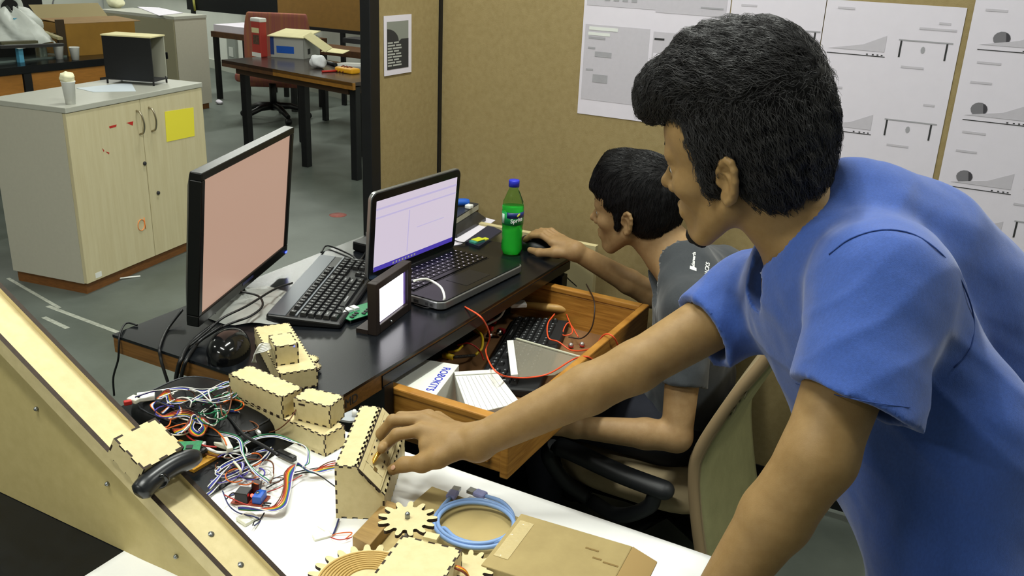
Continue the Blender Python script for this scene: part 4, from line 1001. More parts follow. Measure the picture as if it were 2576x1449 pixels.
dc('black cable hanging over the middle of the desk end', [(458, 780, T + .02), (420, 830, T + .003), (402, 872, T + .004), (404, 900, -.006), (412, 930, -.010), (430, 985, -.012)], .0032)
dc('thin black cable hanging at the far left desk corner', [(345, 818, T + .003), (318, 813, T + .004), (302, 838, T + .004), (299, 870, -.006), (297, 905, -.008), (285, 950, -.01), (287, 995, -.012)], .0022)
dc('black cable crossing the desk behind the keyboard', [(808, 635, T + .004), (825, 618, T + .006), (880, 640, T + .005), (905, 655, T + .004), (925, 618, T + .004), (922, 585, T + .01)])
dc('thin black cable behind the laptop on the papers', [(1130, 600, T + .004), (1165, 610, T + .006), (1200, 602, T + .006)], .0015)
dc('thin cable hanging from the far desk corner', [(1385, 640, T + .004), (1412, 655, T - .005), (1420, 690, T - .05), (1450, 720, T - .1)], .0016)
dc('thin dark cable on the desk below the laptop', [(1042, 765, T + .003), (1075, 775, T + .003), (1108, 768, T + .003)], .0015)
# ================================================================== near table
tab = thing('covered_table', 'black table under a white sheet in front of the desk', 'table', (.8, -.38, 0))
NX0, NX1, NY0, NY1 = .27, 1.335, -.72, -.062
MB().bb((NX0, NY0, T - .030), (NX1, NY1, T)).build('table_top', M_lamin, tab, space='w', bevel=.002)
MB().bb((NX0 + .03, NY0 + .03, T - .11), (NX1 - .03, NY1 - .03, T - .031)).build('apron', M_black, tab, space='w')
for x in (NX0 + .05, NX1 - .05):
    for y in (NY0 + .05, NY1 - .05): MB().bb((x - .02, y - .02, 0), (x + .02, y + .02, T - .11)).build('leg', M_black, tab, space='w')
M_sheet = mat('white_sheet', 'f2f2f0', .75, noise=.02, nscale=10)
def shp(u, v):
    x = .615 + (1.341 - .615) * u; y = NY0 - .004 + (NY1 + .003 - NY0 + .004) * v
    z = T + .0008
    rd = math.exp(-((x - .72) ** 2 / .012 + (y + .30) ** 2 / .03))
    z += .0022 * rd * (1 + math.sin(55 * (x + .7 * y) + 2 * math.sin(20 * y)))
    if u == 1: z = T - .012
    return V(x, y, z)
MB().grid(shp, 60, 60).build('white_sheet', M_sheet, None, solid=.0006, label='white paper sheet spread over the near table', cat='sheet')
# dark case under the wires
def casep(u, v):
    a_ = u * 2 * math.pi; ph = v * math.pi / 2; r = math.cos(ph) ** .35
    ca_, sa_ = math.cos(a_), math.sin(a_); s_ = (abs(ca_) ** 4 + abs(sa_) ** 4) ** -.25
    return V(.435 + .135 * ca_ * s_ * r, -.150 + .085 * sa_ * s_ * r, T + .034 * math.sin(ph) ** .6)
t = thing('black_case', 'glossy rounded black case under the tangle of wires', 'case', (.435, -.15, T))
MB().grid(casep, 48, 10).build('shell', mat('case_black', '0a0b0d', .5, spec=.3), t, space='w')
MB().tube([V(*casep(k / 40, .45)) + V(0, 0, .001) for k in range(40)], .0016, 6, closed=True).build('rim', mat('rim_grey', '2c2e33', .3), t, space='w')

# ================================================================== laser-cut fibreboard
M_mdf = mat('fibreboard', 'cfc093', .6, col2='c5b688', nscale=70, spec=.35)
M_burn = mat('burnt_edge', '2e2013', .75, noise=.3, nscale=200)
def teeth(L, par, depth, slot, at, dr, nrm, e0=0.0, e1=0.0):
    """points along one side from at, running along dr; par None = straight; e0, e1 = how far the neighbouring sides are set in"""
    if par is None: return [at + dr * e0, at + dr * (L - e1)]
    n = max(3, int(round(L / slot))); n += (n + 1) % 2
    s = L / n; P = []
    for i in range(n):
        o = nrm * (0 if i % 2 == par else depth)
        P += [at + dr * (s * i if i else e0) + o, at + dr * (s * (i + 1) if i < n - 1 else L - e1) + o]
    return P
def panel(parent, o, ex, ey, L, H, t=.003, slot=.008, par=(0, 0, 0, 0), name='panel', space='w'):
    """rectangle L x H in the plane ex,ey; thickness along -(ex x ey); par = parity of bottom, right, top, left"""
    ex, ey = unit(ex), unit(ey); n = np.cross(ex, ey); o = np.asarray(o, float)
    q = [t if k == 1 else 0.0 for k in par]
    P = teeth(L, par[0], t, slot, o, ex, ey, q[3], q[1]) + teeth(H, par[1], t, slot, o + ex * L, ey, -ex, q[0], q[2]) + teeth(L, par[2], t, slot, o + ex * L + ey * H, -ex, -ey, q[1], q[3]) + teeth(H, par[3], t, slot, o + ey * H, -ey, ex, q[2], q[0])
    Q = [P[0]]
    for p in P[1:]:
        if np.linalg.norm(p - Q[-1]) > 1e-6: Q.append(p)
    if np.linalg.norm(Q[0] - Q[-1]) < 1e-6: Q.pop()
    return MB().prism([p - n * t for p in Q], n * t, 0, 1).build(name, [M_mdf, M_burn], parent, space=space)
def fbox(parent, o, ex, ey, L, W, H, t=.003, slot=.008, skip=()):
    """finger-jointed box; o = bottom corner, ex length, ey width (90 deg left of ex)"""
    ex, ey = unit(ex), unit(ey); ez = V(0, 0, 1); o = np.asarray(o, float)
    if 'front' not in skip: panel(parent, o, ex, ez, L, H, t, slot, (0, 0, 0, 0), 'front_panel')
    if 'back' not in skip: panel(parent, o + ex * L + ey * W, -ex, ez, L, H, t, slot, (0, 0, 0, 0), 'back_panel')
    if 'right' not in skip: panel(parent, o + ex * L, ey, ez, W, H, t, slot, (0, 1, 0, 1), 'end_panel')
    if 'left' not in skip: panel(parent, o + ey * W, -ey, ez, W, H, t, slot, (0, 1, 0, 1), 'end_panel')
    if 'top' not in skip: panel(parent, o + ez * H, ex, ey, L, W, t, slot, (1, 1, 1, 1), 'lid_panel')
    if 'bottom' not in skip: panel(parent, o + ey * W, ex, -ey, L, W, t, slot, (1, 1, 1, 1), 'base_panel')

# long lower box and the two boxes standing on it
e1 = unit(V(.687 - .455, -.144 + .122, 0)); e1n = V(-e1[1], e1[0], 0); o1 = V(.455, -.122, T + .001)
b = thing('fibreboard_box', 'long low laser-cut box forming the bottom of the stack by the desk', 'box', o1)
fbox(b, o1, e1, e1n, .233, .047, .039)
o2 = V(.456, -.1195, T + .0405); e2 = unit(V(.592 - .456, -.131 + .114, 0))
b = thing('fibreboard_box', 'long laser-cut box on the left of the lower box', 'box', o2)
fbox(b, o2, e2, V(-e2[1], e2[0], 0), .137, .046, .040)
o3 = V(.6095, -.128, T + .0405); e3 = unit(V(.678 - .609, -.116 + .125, 0)); e3n = V(-e3[1], e3[0], 0)
b = thing('fibreboard_box', 'short laser-cut box with a slot on the right of the lower box', 'box', o3)
fbox(b, o3, e3, e3n, .070, .044, .040)
MB().par(o3 + e3 * .010 - e3n * .0006 + V(0, 0, .030), e3 * .012, e3n * .0005, (0, 0, .003)).build('slot', M_burn, b, space='w')
# box on the desk with a little tower and a gear
o4 = V(.276, .128, T + .0008); dl = unit(V(.468 - .276, -.009 - .128, 0)); dn = V(-dl[1], dl[0], 0)
b = thing('fibreboard_box', 'flat laser-cut box carrying a small tower on the desk edge', 'box', o4)
fbox(b, o4, dl, dn, .236, .072, .037, slot=.007)
oT = V(.436, .011, T + .0378) - dl * .055
td = dl
fbox(b, oT + dn * .004, td, dn, .058, .044, .040, slot=.009, skip=('bottom',))
MB().sphere(oT + dl * .0585 + dn * .040 + V(0, 0, .036), .0012, 8, 6).build('blue_light', mat('led_blue', '2030ff', .4, emit='3040ff', estr=6), b, space='w')
def gear_poly(c, r0, r1, n, rot=0, petal=True, ax=(V(1, 0, 0), V(0, 1, 0))):
    P = []; x, y = ax
    for k in range(n):
        for f, r in ((-.5, r0), (-.30, r0 + (r1 - r0) * .10), (-.24, r0 + (r1 - r0) * .55), (-.13, r0 + (r1 - r0) * .92), (0, r1), (.13, r0 + (r1 - r0) * .92), (.24, r0 + (r1 - r0) * .55), (.30, r0 + (r1 - r0) * .10)) if petal else ((-.25, r0), (-.15, r1), (.15, r1), (.25, r0)):
            a_ = rot + (k + f) * 2 * math.pi / n; P.append(c + (x * math.cos(a_) + y * math.sin(a_)) * r)
    return P
for zz, r_ in ((T + .022, .02), (T + .006, .024)):
    MB().prism(gear_poly(o4 * V(1, 1, 0) + dl * .165 + dn * .072 + V(0, 0, zz), r_ - .004, r_, 24, petal=False), (0, 0, .004), 0, 1).build('side_gear', [M_mdf, M_burn], b, space='w')
q = hz(648, 880, T + .03)
for k in range(6):
    p0 = hz(684, 866 + k * 2, T + .06); p1 = hz(650 - k * 2, 872 + k * 4, T + .085 - .004 * k); p2 = hz(634 + k * 2, 912, T + .045)
    wire('white_wire', ('highest', 'second highest', 'third', 'fourth', 'second lowest', 'lowest')[k] + ' of six white wire loops entering the small tower box', [p0, hz(665, 864 + k * 4, T + .08), p1, p2], .0013, mat('wire_white', 'dcdcd6', .5), 'wire', 'white wires of the small tower box')

# ---- the console ("house") being adjusted
oh = V(.809, -.267, T + .0012); ep = V(.9, .44, 0); ep = unit(ep); el = V(-ep[1], ep[0], 0); HL = .184
hs = thing('fibreboard_console', 'laser-cut console with a sloping slider panel under the hand', 'console', oh)
prof = [(0, 0), (.072, 0), (.072, .043), (.031, .088), (0, .088)]
PW, PH2 = .072, .043
for f, nm in ((0.0, 'end_panel'), (HL - .003, 'end_panel')):
    P = []
    for i, (a, z) in enumerate(prof):
        b2 = prof[(i + 1) % 5]; A_ = oh + ep * a + V(0, 0, z); B_ = oh + ep * b2[0] + V(0, 0, b2[1]); dr_ = B_ - A_; Ln = np.linalg.norm(dr_); dr_ /= Ln
        inn = np.cross(el, dr_) if np.cross(el, dr_) @ (oh + ep * .03 + V(0, 0, .04) - A_) > 0 else -np.cross(el, dr_)
        P += teeth(Ln, 0, .003, .0085, A_, dr_, inn)
    Q = [P[0]]
    for p in P[1:]:
        if np.linalg.norm(p - Q[-1]) > 1e-6: Q.append(p)
    if np.linalg.norm(Q[0] - Q[-1]) < 1e-6: Q.pop()
    MB().prism([p + el * f for p in Q], el * .003, 0, 1).build(nm, [M_mdf, M_burn], hs, space='w', fixn=True)
panel(hs, oh + el * HL, -el, V(0, 0, 1), HL, .088, par=(0, 1, 0, 1), name='back_panel')
panel(hs, oh + ep * PW, el, V(0, 0, 1), HL, PH2, par=(0, 1, 0, 1), name='front_panel')
panel(hs, oh + ep * .031 + V(0, 0, .0885), el, -ep, HL, .031, par=(1, 1, 1, 1), name='top_panel')
sd = unit(ep * (.031 - .072) + V(0, 0, .088 - .043)); sl = np.linalg.norm([.041, .045]); sn = unit(np.cross(el, sd))
if sn[2] < 0: sn = -sn
panel(hs, oh + ep * .072 + V(0, 0, .043) + sn * .0005, el, sd, HL, sl, par=(0, 1, 0, 1), name='slope_panel')
po = oh + ep * .0705 + V(0, 0, .0445) + sn * .0008 - el * .004
MB().par(po + sd * .009, el * (HL + .002), sd * (sl - .014), sn * .003, 1).build('overlay_edge', [M_mdf, M_burn], hs, space='w')
MB().par(po + sd * .0095 + el * .0005 + sn * .0031, el * (HL + .001), sd * (sl - .015), sn * .0004).build('overlay_plate', M_mdf, hs, space='w')
def slot_on(u, v, lu, lv): MB().par(po + el * u + sd * v + sn * .0036, el * lu, sd * lv, sn * .0002).build('slot', M_burn, hs, space='w')
for u in (.052, .072, .092, .112, .132, .152): slot_on(u, .043, .006, .0022)
for u in (.048, .062, .09, .12, .15): slot_on(u, .018, .007, .0022)
for v in (.014, .022, .034, .044): slot_on(.028, v, .0008, .006)
for v in (.020, .030, .040): slot_on(.142, v, .0008, .006)
for v in (.0125, .048): MB().par(po + el * .004 + sd * v + sn * .0036, el * (HL - .006), sd * .0004, sn * .0001).build('score_line', mat('score_brown', '9a8250', .7), hs, space='w')
MB().par(po + el * .026 + sd * .026 + sn * .0036, el * .010, sd * .007, sn * .0002).build('slider_opening', mat('opening_dark', '6a5428', .7), hs, space='w')
kn = pl(941, 1160, po + sn * .006, sn)
M_brass = mat('brass', 'd9a944', .25, metal=.8)
MB().tube([kn - el * .006, kn + el * .004, kn + el * .012 + sn * .002, kn + el * .020 + sn * .006], [.0008, .0035, .0038, .0038], 10).build('slider_knob', M_brass, hs, space='w')
HOUSE_KNOB = kn + el * .018 + sn * .006

# ---- wood block, kraft board, carton
tp = [hz(x, y, T + .026) for x, y in ((972, 1257), (886, 1348), (930, 1372), (1014, 1272))]
MB().prism([p - V(0, 0, .0248) for p in tp], (0, 0, .0248)).build('wood_block', mat('block_wood', '9c7d45', .55, col2='86693a', nscale=25, stretch=(1, 6, 1)), None, fixn=True, bevel=.001, label='brown wooden block between the console and the small gear', cat='block')
MB().bb((.885, -.37, T + .0016), (1.062, -.128, T + .0056)).build('kraft_board', mat('kraft', 'b6a16b', .75, noise=.05, nscale=20), None, label='flat kraft cardboard under the blue cable', cat='cardboard')
cz = T + .072
A, B = hz(1311, 1291, cz), hz(1592, 1374, cz); ex = unit(B - A); ey = V(ex[1], -ex[0], 0); LC = np.linalg.norm(B - A); WC = .125
ct = thing('cardboard_carton', 'brown carton closed with clear tape at the table front', 'carton', A * V(1, 1, 0) + V(0, 0, T + .0016))
z0 = T + .0018
MB().par(A * V(1, 1, 0) + V(0, 0, z0), ex * LC, ey * WC, (0, 0, cz - z0)).build('box', M_card, ct, space='w', bevel=.0015)
MB().par(B + V(0, 0, -.0005), ex * .034 - V(0, 0, .012), ey * WC * .94 + ex * .0, V(0, 0, -.0025)).build('end_flap', mat('flap_tan', 'a98c58', .8), ct, space='w')
MB().par(A + ex * .006 + ey * .016 + V(0, 0, .0003), ex * .020, ey * .085, (0, 0, .0004)).build('clear_tape', mat('tape_shine', 'd9c795', .12, spec=.8, alpha=.6, bump=.8, bscale=120), ct, space='w')
for u, v, w_ in ((.105, .030, .018), (.12, .045, .012), (.135, .048, .02)): MB().par(A + ex * u + ey * v + V(0, 0, .0003), ex * w_, ey * .003, (0, 0, .0002)).build('scuff', mat('scuff_dark', '7d6434', .8), ct, space='w')

# ---- gears and their module
gc = hz(1025, 1311, T + .062)
sg = thing('small_gear', 'small fibreboard gear with rounded teeth beside the blue cable', 'gear', gc)
MB().prism(gear_poly(gc, .0265, .0405, 13, .12), (0, 0, .005), 0, 1).build('wheel', [M_mdf, M_burn], sg, space='w')
MB().lathe([(.0035, 0), (.0035, .010), (.002, .012)], 10, gc + V(0, 0, .002)).build('axle_cap', M_steel, sg, space='w')
MB().tube([gc + V(0, 0, .0), V(gc[0], gc[1], T + .006)], .004, 8).build('axle', M_steel, sg, space='w')
bc_ = V(.974, -.408, T + .044)
bg = thing('ring_gear', 'large fibreboard gear with concentric rings at the bottom edge', 'gear', bc_ * V(1, 1, 0) + V(0, 0, T))
MB().prism(gear_poly(bc_, .066, .079, 26, .05), (0, 0, .005), 0, 1).build('wheel', [M_mdf, M_burn], bg, space='w')
M_ring = mat('ring_tan', 'b99a5a', .7)
for k in range(9):
    r_ = .062 - k * .0042; MB().tube([bc_ + V(r_ * math.cos(t_), r_ * math.sin(t_), .0058) for t_ in np.linspace(0, 6.283, 61)[:-1]], .0016, 6, closed=True).build('ring', M_ring, bg, space='w')
MB().lathe([(.03, 0), (.03, .046)], 20, bc_ * V(1, 1, 0) + V(0, 0, T + .0018)).build('hub', M_mdf, bg, space='w')
mz = T + .094
A = hz(1012, 1346, mz); B = hz(1163, 1382, mz); ex = unit(B - A); ey = V(ex[1], -ex[0], 0); LM = np.linalg.norm(B - A)
md = thing('servo_module', 'finger-jointed module box on top of the large gear', 'module', (A + B) / 2 * V(1, 1, 0) + V(0, 0, T + .05))
om = A + ey * .115; om[2] = T + .0525
fbox(md, om, ex, -ey, LM, .115, mz - om[2] + .0, slot=.009)
MB().par(A + ex * LM * .35 + V(0, 0, .001), ex * .018, -ey * .012, (0, 0, .004)).build('tab', M_mdf, md, space='w')
MB().prism(gear_poly(hz(1180, 1432, T + .065), .022, .033, 13, .1), (0, 0, .005), 0, 1).build('side_gear', [M_mdf, M_burn], md, space='w')
for k, m_ in enumerate(('d05a20', 'd8a820', '7a3a1a')):
    wire('servo_wire', ('orange', 'yellow', 'brown')[k] + ' servo wire at the right of the module box', [hz(1128, 1420 + 2 * k, T + .08), hz(1150, 1425 + 3 * k, T + .085), hz(1172, 1438 + 3 * k, T + .078), hz(1185, 1470, T + .06)], .0016, mat('servo_' + m_, m_, .5), 'wire', 'servo wires')

# ---- blue cable coil
M_bc = mat('blue_cable', '7f9fd0', .4, spec=.5); M_bp = mat('blue_plug', '8f93c4', .45)
cc = hz(1197, 1322, T + .012)
pts = []
R_ = lambda k: .054 + .0035 * math.sin(k * 2.1)
p_end1 = hz(1132, 1253, T + .012); p_end2 = hz(1222, 1248, T + .012)
N = 60
for i in range(N + 1):
    a_ = math.radians(215) + i / 24 * 2 * math.pi; k = i / 24
    r_ = .050 + .0045 * k - .006 * max(0, k - 2); pts.append(cc + V(r_ * 1.02 * math.cos(a_) + .004 * math.sin(k * 3), r_ * .95 * math.sin(a_) + .003 * math.cos(k * 4), .0045 * abs(math.sin(k * 1.7)) + .003))
lead_in = [p_end1 + V(0, 0, 0), hz(1110, 1278, T + .011), hz(1098, 1305, T + .011), hz(1100, 1335, T + .012)]
lead_out = [hz(1292, 1318, T + .014), hz(1288, 1290, T + .014), hz(1262, 1262, T + .013), p_end2]
uc = thing('usb_cable', 'coiled light blue cable with two plugs on the kraft board', 'cable', cc * V(1, 1, 0) + V(0, 0, T))
MB().tube(spline(lead_in + pts[1:-1:2] + lead_out, 4), .0032, 8).build('cord', M_bc, uc, space='w')
for (pe, pd) in ((p_end1, hz(1150, 1228, T + .012)), (p_end2, hz(1200, 1240, T + .012))):
    d = unit(pd - pe); n_ = V(-d[1], d[0], 0)
    MB().par(pe - n_ * .008 - V(0, 0, .004), d * .020, n_ * .016, (0, 0, .008)).build('plug', M_bp, uc, space='w', bevel=.003)
    MB().par(pe + d * .020 - n_ * .006 - V(0, 0, .0025), d * .011, n_ * .012, (0, 0, .005)).build('connector', mat('plug_steel', '9fa3a8', .3, metal=.8), uc, space='w')

# ================================================================== ramp
RY0, RY1 = -.492, -.430
zr = lambda x: .967 - .574 * (x - .428)
rm = thing('fibreboard_ramp', 'long sloping fibreboard ramp with dark edged rails', 'ramp', (.58, -.46, T))
X0, X1 = .285, .862
sl_ = unit(V(1, 0, -.574)); sn_ = V(.574, 0, 1) / math.hypot(1, .574)
O = V(X0, 0, zr(X0)); Ls = (X1 - X0) * math.hypot(1, .574)
MB().prism([V(X0 + .01, RY0 + .012, T + .001), V(X1 + .04, RY0 + .012, T + .001), V(X1, RY0 + .012, zr(X1) - .022), V(X0 + .01, RY0 + .012, zr(X0 + .01) - .022)], (0, .005, 0), 0, 1).build('side_panel', [mat('fibreboard_side', 'c0b07a', .6, col2='b6a670', nscale=50), M_burn], rm, space='w', fixn=True)
MB().prism([V(X0 + .01, RY1 - .012, T + .001), V(X1 + .04, RY1 - .012, T + .001), V(X1, RY1 - .012, zr(X1) - .022), V(X0 + .01, RY1 - .012, zr(X0 + .01) - .022)], (0, -.005, 0), 0, 1).build('side_panel', [MATS['fibreboard_side'], M_burn], rm, space='w', fixn=True)
MB().par(O + V(0, RY0 + .007, 0) - sn_ * .012, sl_ * Ls, V(0, RY1 - RY0 - .014, 0), sn_ * .004).build('track', M_mdf, rm, space='w')
for y in (RY0, RY1 - .007):
    q = MB(); q.par(O + V(0, y, 0) - sn_ * .022, sl_ * Ls, V(0, .007, 0), sn_ * .022)
    q.mi = [0] * 6; q.mi[1] = 1; q.mi[3] = 1; q.mi[5] = 1
    q.build('rail', [M_mdf, M_burn], rm, space='w')
for (x, y) in ((.47, RY0 + .012), (.60, RY0 + .012), (.72, RY0 + .012)):
    z_ = zr(x) - .075; MB().lathe([(.003, 0), (.003, .003), (.001, .005)], 10, (x, y, z_), (0, -1, 0)).build('bolt', M_steel, rm, space='w')
for s_ in (.12, .60, .66): MB().lathe([(.004, 0), (.004, .001)], 12, O + sl_ * Ls * s_ * 1.4 + V(0, (RY0 + RY1) / 2, 0) - sn_ * .0079, sn_).build('screw', M_steel, rm, space='w')
# box and camera riding on the ramp
zc_ = .895
xb = hz(330, 1068, zc_)[0]
Ob = V(xb, RY0 - .004, zr(xb)) + sn_ * .001
cb_ = thing('ramp_carriage', 'small fibreboard cube sitting on the ramp rails', 'cube', Ob)
s3 = .058
oB = Ob - sl_ * s3 / 2
for nm, o_, a_, b_, pr_ in (('side_panel', oB, sl_, sn_, (0, 0, 0, 0)), ('side_panel', oB + sl_ * s3 + V(0, .066, 0), -sl_, sn_, (0, 0, 0, 0))): panel(cb_, o_, a_, b_, s3, .034, slot=.015, par=pr_, name=nm)
panel(cb_, oB + V(0, .066, 0), V(0, -1, 0), sn_, .066, .034, slot=.015, par=(0, 1, 0, 1), name='end_panel')
panel(cb_, oB + sl_ * s3, V(0, 1, 0), sn_, .066, .034, slot=.015, par=(0, 1, 0, 1), name='end_panel')
panel(cb_, oB + sn_ * .034, sl_, V(0, 1, 0), s3, .066, slot=.015, par=(1, 1, 1, 1), name='lid_panel')
cw = thing('webcam', 'dark grey webcam with a green light strapped to the ramp cube', 'webcam', Ob + sl_ * (s3 / 2 + .01))
cO = Ob + sl_ * (s3 / 2 + .012) + sn_ * .016 + V(0, .033, 0)
pts = spline([cO + V(0, -.048, 0) + sl_ * .006 - sn_ * .004, cO + V(0, -.03, 0) + sl_ * .001 + sn_ * .004, cO + V(0, .01, 0) - sl_ * .002 + sn_ * .006, cO + V(0, .05, 0) + sl_ * .002 + sn_ * .002], 6)
MB().tube(pts, [.007, .0115] + [.014] * 14 + [.0135, .012, .009][-(len(pts) - 16):] if len(pts) == 19 else [.013] * len(pts), 14).build('body', mat('webcam_grey', '1b1d20', .3, spec=.5), cw, space='w')
lc_ = cO + V(0, -.014, 0) + sn_ * .004; ld_ = unit(unit(CAM - lc_) + sl_ * .5 - sn_ * .35); MB().lathe([(.0105, 0), (.0105, .0135), (.009, .0155), (.0065, .0150), (.005, .0135), (.0005, .0145)], 20, lc_, ld_).build('lens', M_blackgl, cw, space='w')
MB().sphere(cO + V(0, -.039, 0) + unit(CAM - cO) * .0095 + sl_ * .004, .0024, 8, 6).build('green_light', mat('led_green', '60ff30', .4, emit='7cff30', estr=2), cw, space='w')

# ================================================================== wires on the near table
COLS = {'white': 'd9d9d3', 'blue': '2b3f9c', 'navy': '232a5e', 'green': '1f7a52', 'orange': 'd2641f', 'yellow': 'd9b11f', 'red': 'a82a22', 'brown': '6b3f26', 'black': '141518', 'grey': '7f8288', 'violet': '4a3f9a'}
def WM(c): return mat('wire_' + c, COLS[c], .45, spec=.45)
rgw = random.Random(11)
def zwire(pts, z0, amp=.012): return [hz(x, y, T + (z if z is not None else z0 + amp * rgw.random())) for x, y, z in [(p + (None,))[:3] if len(p) == 2 else p for p in pts]]
def ribbon(label, pts, cols, z0=.01, w=.00085, amp=.012, group='flat ribbon cables on the near table'):
    P = spline(zwire(pts, z0, amp), 7)
    t = thing('ribbon_cable', label, 'cable', P[0], group)
    n = len(P); tw = rgw.uniform(0, 6)
    for k, c in enumerate(cols):
        off = (k - (len(cols) - 1) / 2) * w * 1.9; Q = []
        for i in range(n):
            d = P[min(i + 1, n - 1)] - P[max(i - 1, 0)]; nn_ = unit(np.cross(d, V(0, 0, 1)) + 1e-9); a_ = .9 * math.sin(tw + i * .18)
            Q.append(P[i] + (nn_ * math.cos(a_) + V(0, 0, 1) * math.sin(a_)) * off + V(0, 0, abs(off) * abs(math.sin(a_))))
        MB().tube(Q, w, 6).build('strand', WM(c), t, space='w')
    return t
RB = ['brown', 'red', 'orange', 'yellow', 'green', 'blue', 'violet', 'white']
WB = ['white', 'blue', 'violet', 'white']
GB = ['green', 'white', 'blue', 'white']
ribbon('white and violet ribbon stretched along the top of the tangle', [(340, 1000), (390, 985), (450, 978), (510, 985), (560, 975), (598, 965)], WB, .045)
ribbon('green and white ribbon bundle at the top right of the tangle', [(470, 1000), (520, 1010), (560, 1000), (590, 985), (600, 970), (575, 962), (530, 985), (480, 1012)], GB, .045)
ribbon('second green and blue ribbon under the long box end', [(485, 1008), (540, 1015), (585, 1000), (602, 985)], ['green', 'blue', 'white'], .04)
ribbon('rainbow ribbon crossing the middle of the tangle', [(395, 1005), (420, 992), (430, 1012), (470, 1010), (520, 1015), (545, 1022)], RB, .045)
ribbon('orange and white ribbon loop left of the middle', [(408, 1040), (440, 1015), (455, 1035), (430, 1055), (395, 1040), (382, 1020), (400, 1012), (440, 1030)], ['orange', 'white', 'white', 'blue'], .03)
ribbon('rainbow ribbon running under the white loops', [(395, 1050), (430, 1048), (470, 1045), (500, 1060), (515, 1080), (500, 1095), (480, 1080), (486, 1060)], RB, .03)
ribbon('rainbow ribbon twisted toward the circuit board', [(440, 1090), (470, 1075), (482, 1055), (500, 1052), (520, 1075), (512, 1092)], RB, .03)
ribbon('rainbow ribbon end poking out beneath the long box', [(565, 1042), (590, 1040), (602, 1046)], RB, .02)
ribbon('green white ribbon arching from the circuit board to the table', [(545, 1090), (600, 1105), (610, 1140), (625, 1170), (650, 1195), (675, 1215)], GB, .02)
ribbon('green white ribbon arching in front of the long box', [(590, 1130), (640, 1105), (690, 1098), (740, 1112), (772, 1130), (775, 1160), (765, 1175)], GB, .02)
ribbon('blue white bundle tied with a twist of string', [(525, 1230), (550, 1200), (590, 1165), (640, 1140), (675, 1135), (655, 1160), (600, 1185), (565, 1200), (545, 1190), (570, 1170), (630, 1145)], WB, .012)
ribbon('blue white bundle lying lowest by the ramp', [(522, 1245), (560, 1215), (620, 1190), (660, 1160), (685, 1130)], WB, .006)
ribbon('blue white bundle strand curling to the ramp rail', [(535, 1220), (575, 1180), (610, 1165), (600, 1200), (560, 1215), (530, 1210)], ['violet', 'white', 'violet'], .012)
ribbon('rainbow ribbon curling across the white sheet to the console', [(600, 1283), (650, 1285), (705, 1275), (722, 1240), (728, 1190), (750, 1172), (780, 1188), (815, 1182), (845, 1177)], RB, .012, .0010, .006)
ribbon('blue and white pair under the twist-tied bundle', [(575, 1250), (640, 1225), (700, 1200), (760, 1185), (840, 1170)], ['blue', 'black'], .004, .0008, .004)
def loose(c, label, pts, z0=.008, r=.0012, amp=.012): return wire('loose_wire', label, zwire(pts, z0, amp), r, WM(c), 'wire', 'loose wires on the near table')
loose('white', 'white wire looping highest over the tangle', [(400, 1000), (460, 980), (500, 985), (530, 1010), (525, 985), (545, 975)], .05)
loose('white', 'white wire loop at the left of the tangle', [(420, 1015), (455, 1000), (480, 1008), (478, 1025)], .05)
loose('white', 'white wire ring in the centre of the tangle', [(515, 1035), (540, 1020), (548, 1045), (540, 1070), (515, 1060), (505, 1040), (520, 1025)], .035)
loose('white', 'white wire crossing down the centre', [(440, 1030), (450, 1050), (478, 1060), (470, 1075), (455, 1090)], .03)
loose('orange', 'orange wire arcing toward the white connectors', [(430, 1050), (425, 1070), (400, 1085), (470, 1065), (530, 1075), (560, 1100), (570, 1120)], .03)
loose('red', 'red wire below the green circuit board', [(462, 1080), (475, 1100), (510, 1120), (545, 1125)], .02, .0015)
loose('brown', 'brown wire loops right of the centre', [(590, 1065), (630, 1060), (650, 1075), (620, 1085), (585, 1078), (600, 1062)], .02)
loose('brown', 'second brown wire rising beside the long box', [(578, 965), (582, 1000), (575, 1035), (560, 1045), (555, 1020)], .05)
loose('brown', 'brown wire running under the bundle', [(460, 1160), (490, 1140), (560, 1150), (620, 1155), (680, 1160), (688, 1190), (680, 1215)], .008)
loose('brown', 'brown wire leaving the slotted box', [(745, 1030, .06), (738, 1042, .055), (725, 1060, .045), (700, 1080, .02), (670, 1090, .01)], .01, .001)
loose('black', 'long black cable crossing the tangle diagonally', [(525, 1000), (545, 1025), (580, 1055), (615, 1095), (660, 1120), (700, 1145)], .03, .0028, .006)
loose('black', 'black wire left of the blue module', [(570, 1255), (585, 1240), (605, 1245), (640, 1232), (650, 1226)], .006, .001)
loose('black', 'black wire looping above the blue module', [(655, 1232), (655, 1212), (640, 1205), (600, 1202), (560, 1212)], .006, .001)
loose('black', 'thin black wire right of the blue module', [(670, 1228), (700, 1212), (740, 1195), (790, 1190), (845, 1225)], .004, .001)
loose('red', 'thin red wire across the white sheet', [(672, 1238), (700, 1228), (730, 1212), (760, 1195)], .004, .0008)
loose('red', 'thin red wire in front of the black relay', [(565, 1245), (600, 1262), (628, 1272)], .012, .0009)
loose('navy', 'navy wire looping at the lower left of the sheet', [(560, 1235), (575, 1270), (600, 1290), (640, 1300), (655, 1310), (640, 1322)], .004, .001)
loose('black', 'black wire end by the clear connector', [(665, 1290), (655, 1305), (640, 1312), (636, 1322)], .004, .001)
loose('navy', 'navy wire emerging under the console', [(852, 1306), (846, 1325), (838, 1345)], .003, .0014, .002)
loose('orange', 'thin orange wire under the console front', [(830, 1350), (850, 1342), (885, 1340), (870, 1355)], .003, .0008, .004)
loose('red', 'thin red wire beside the white cable end', [(832, 1352), (855, 1358), (885, 1352)], .003, .0008, .004)
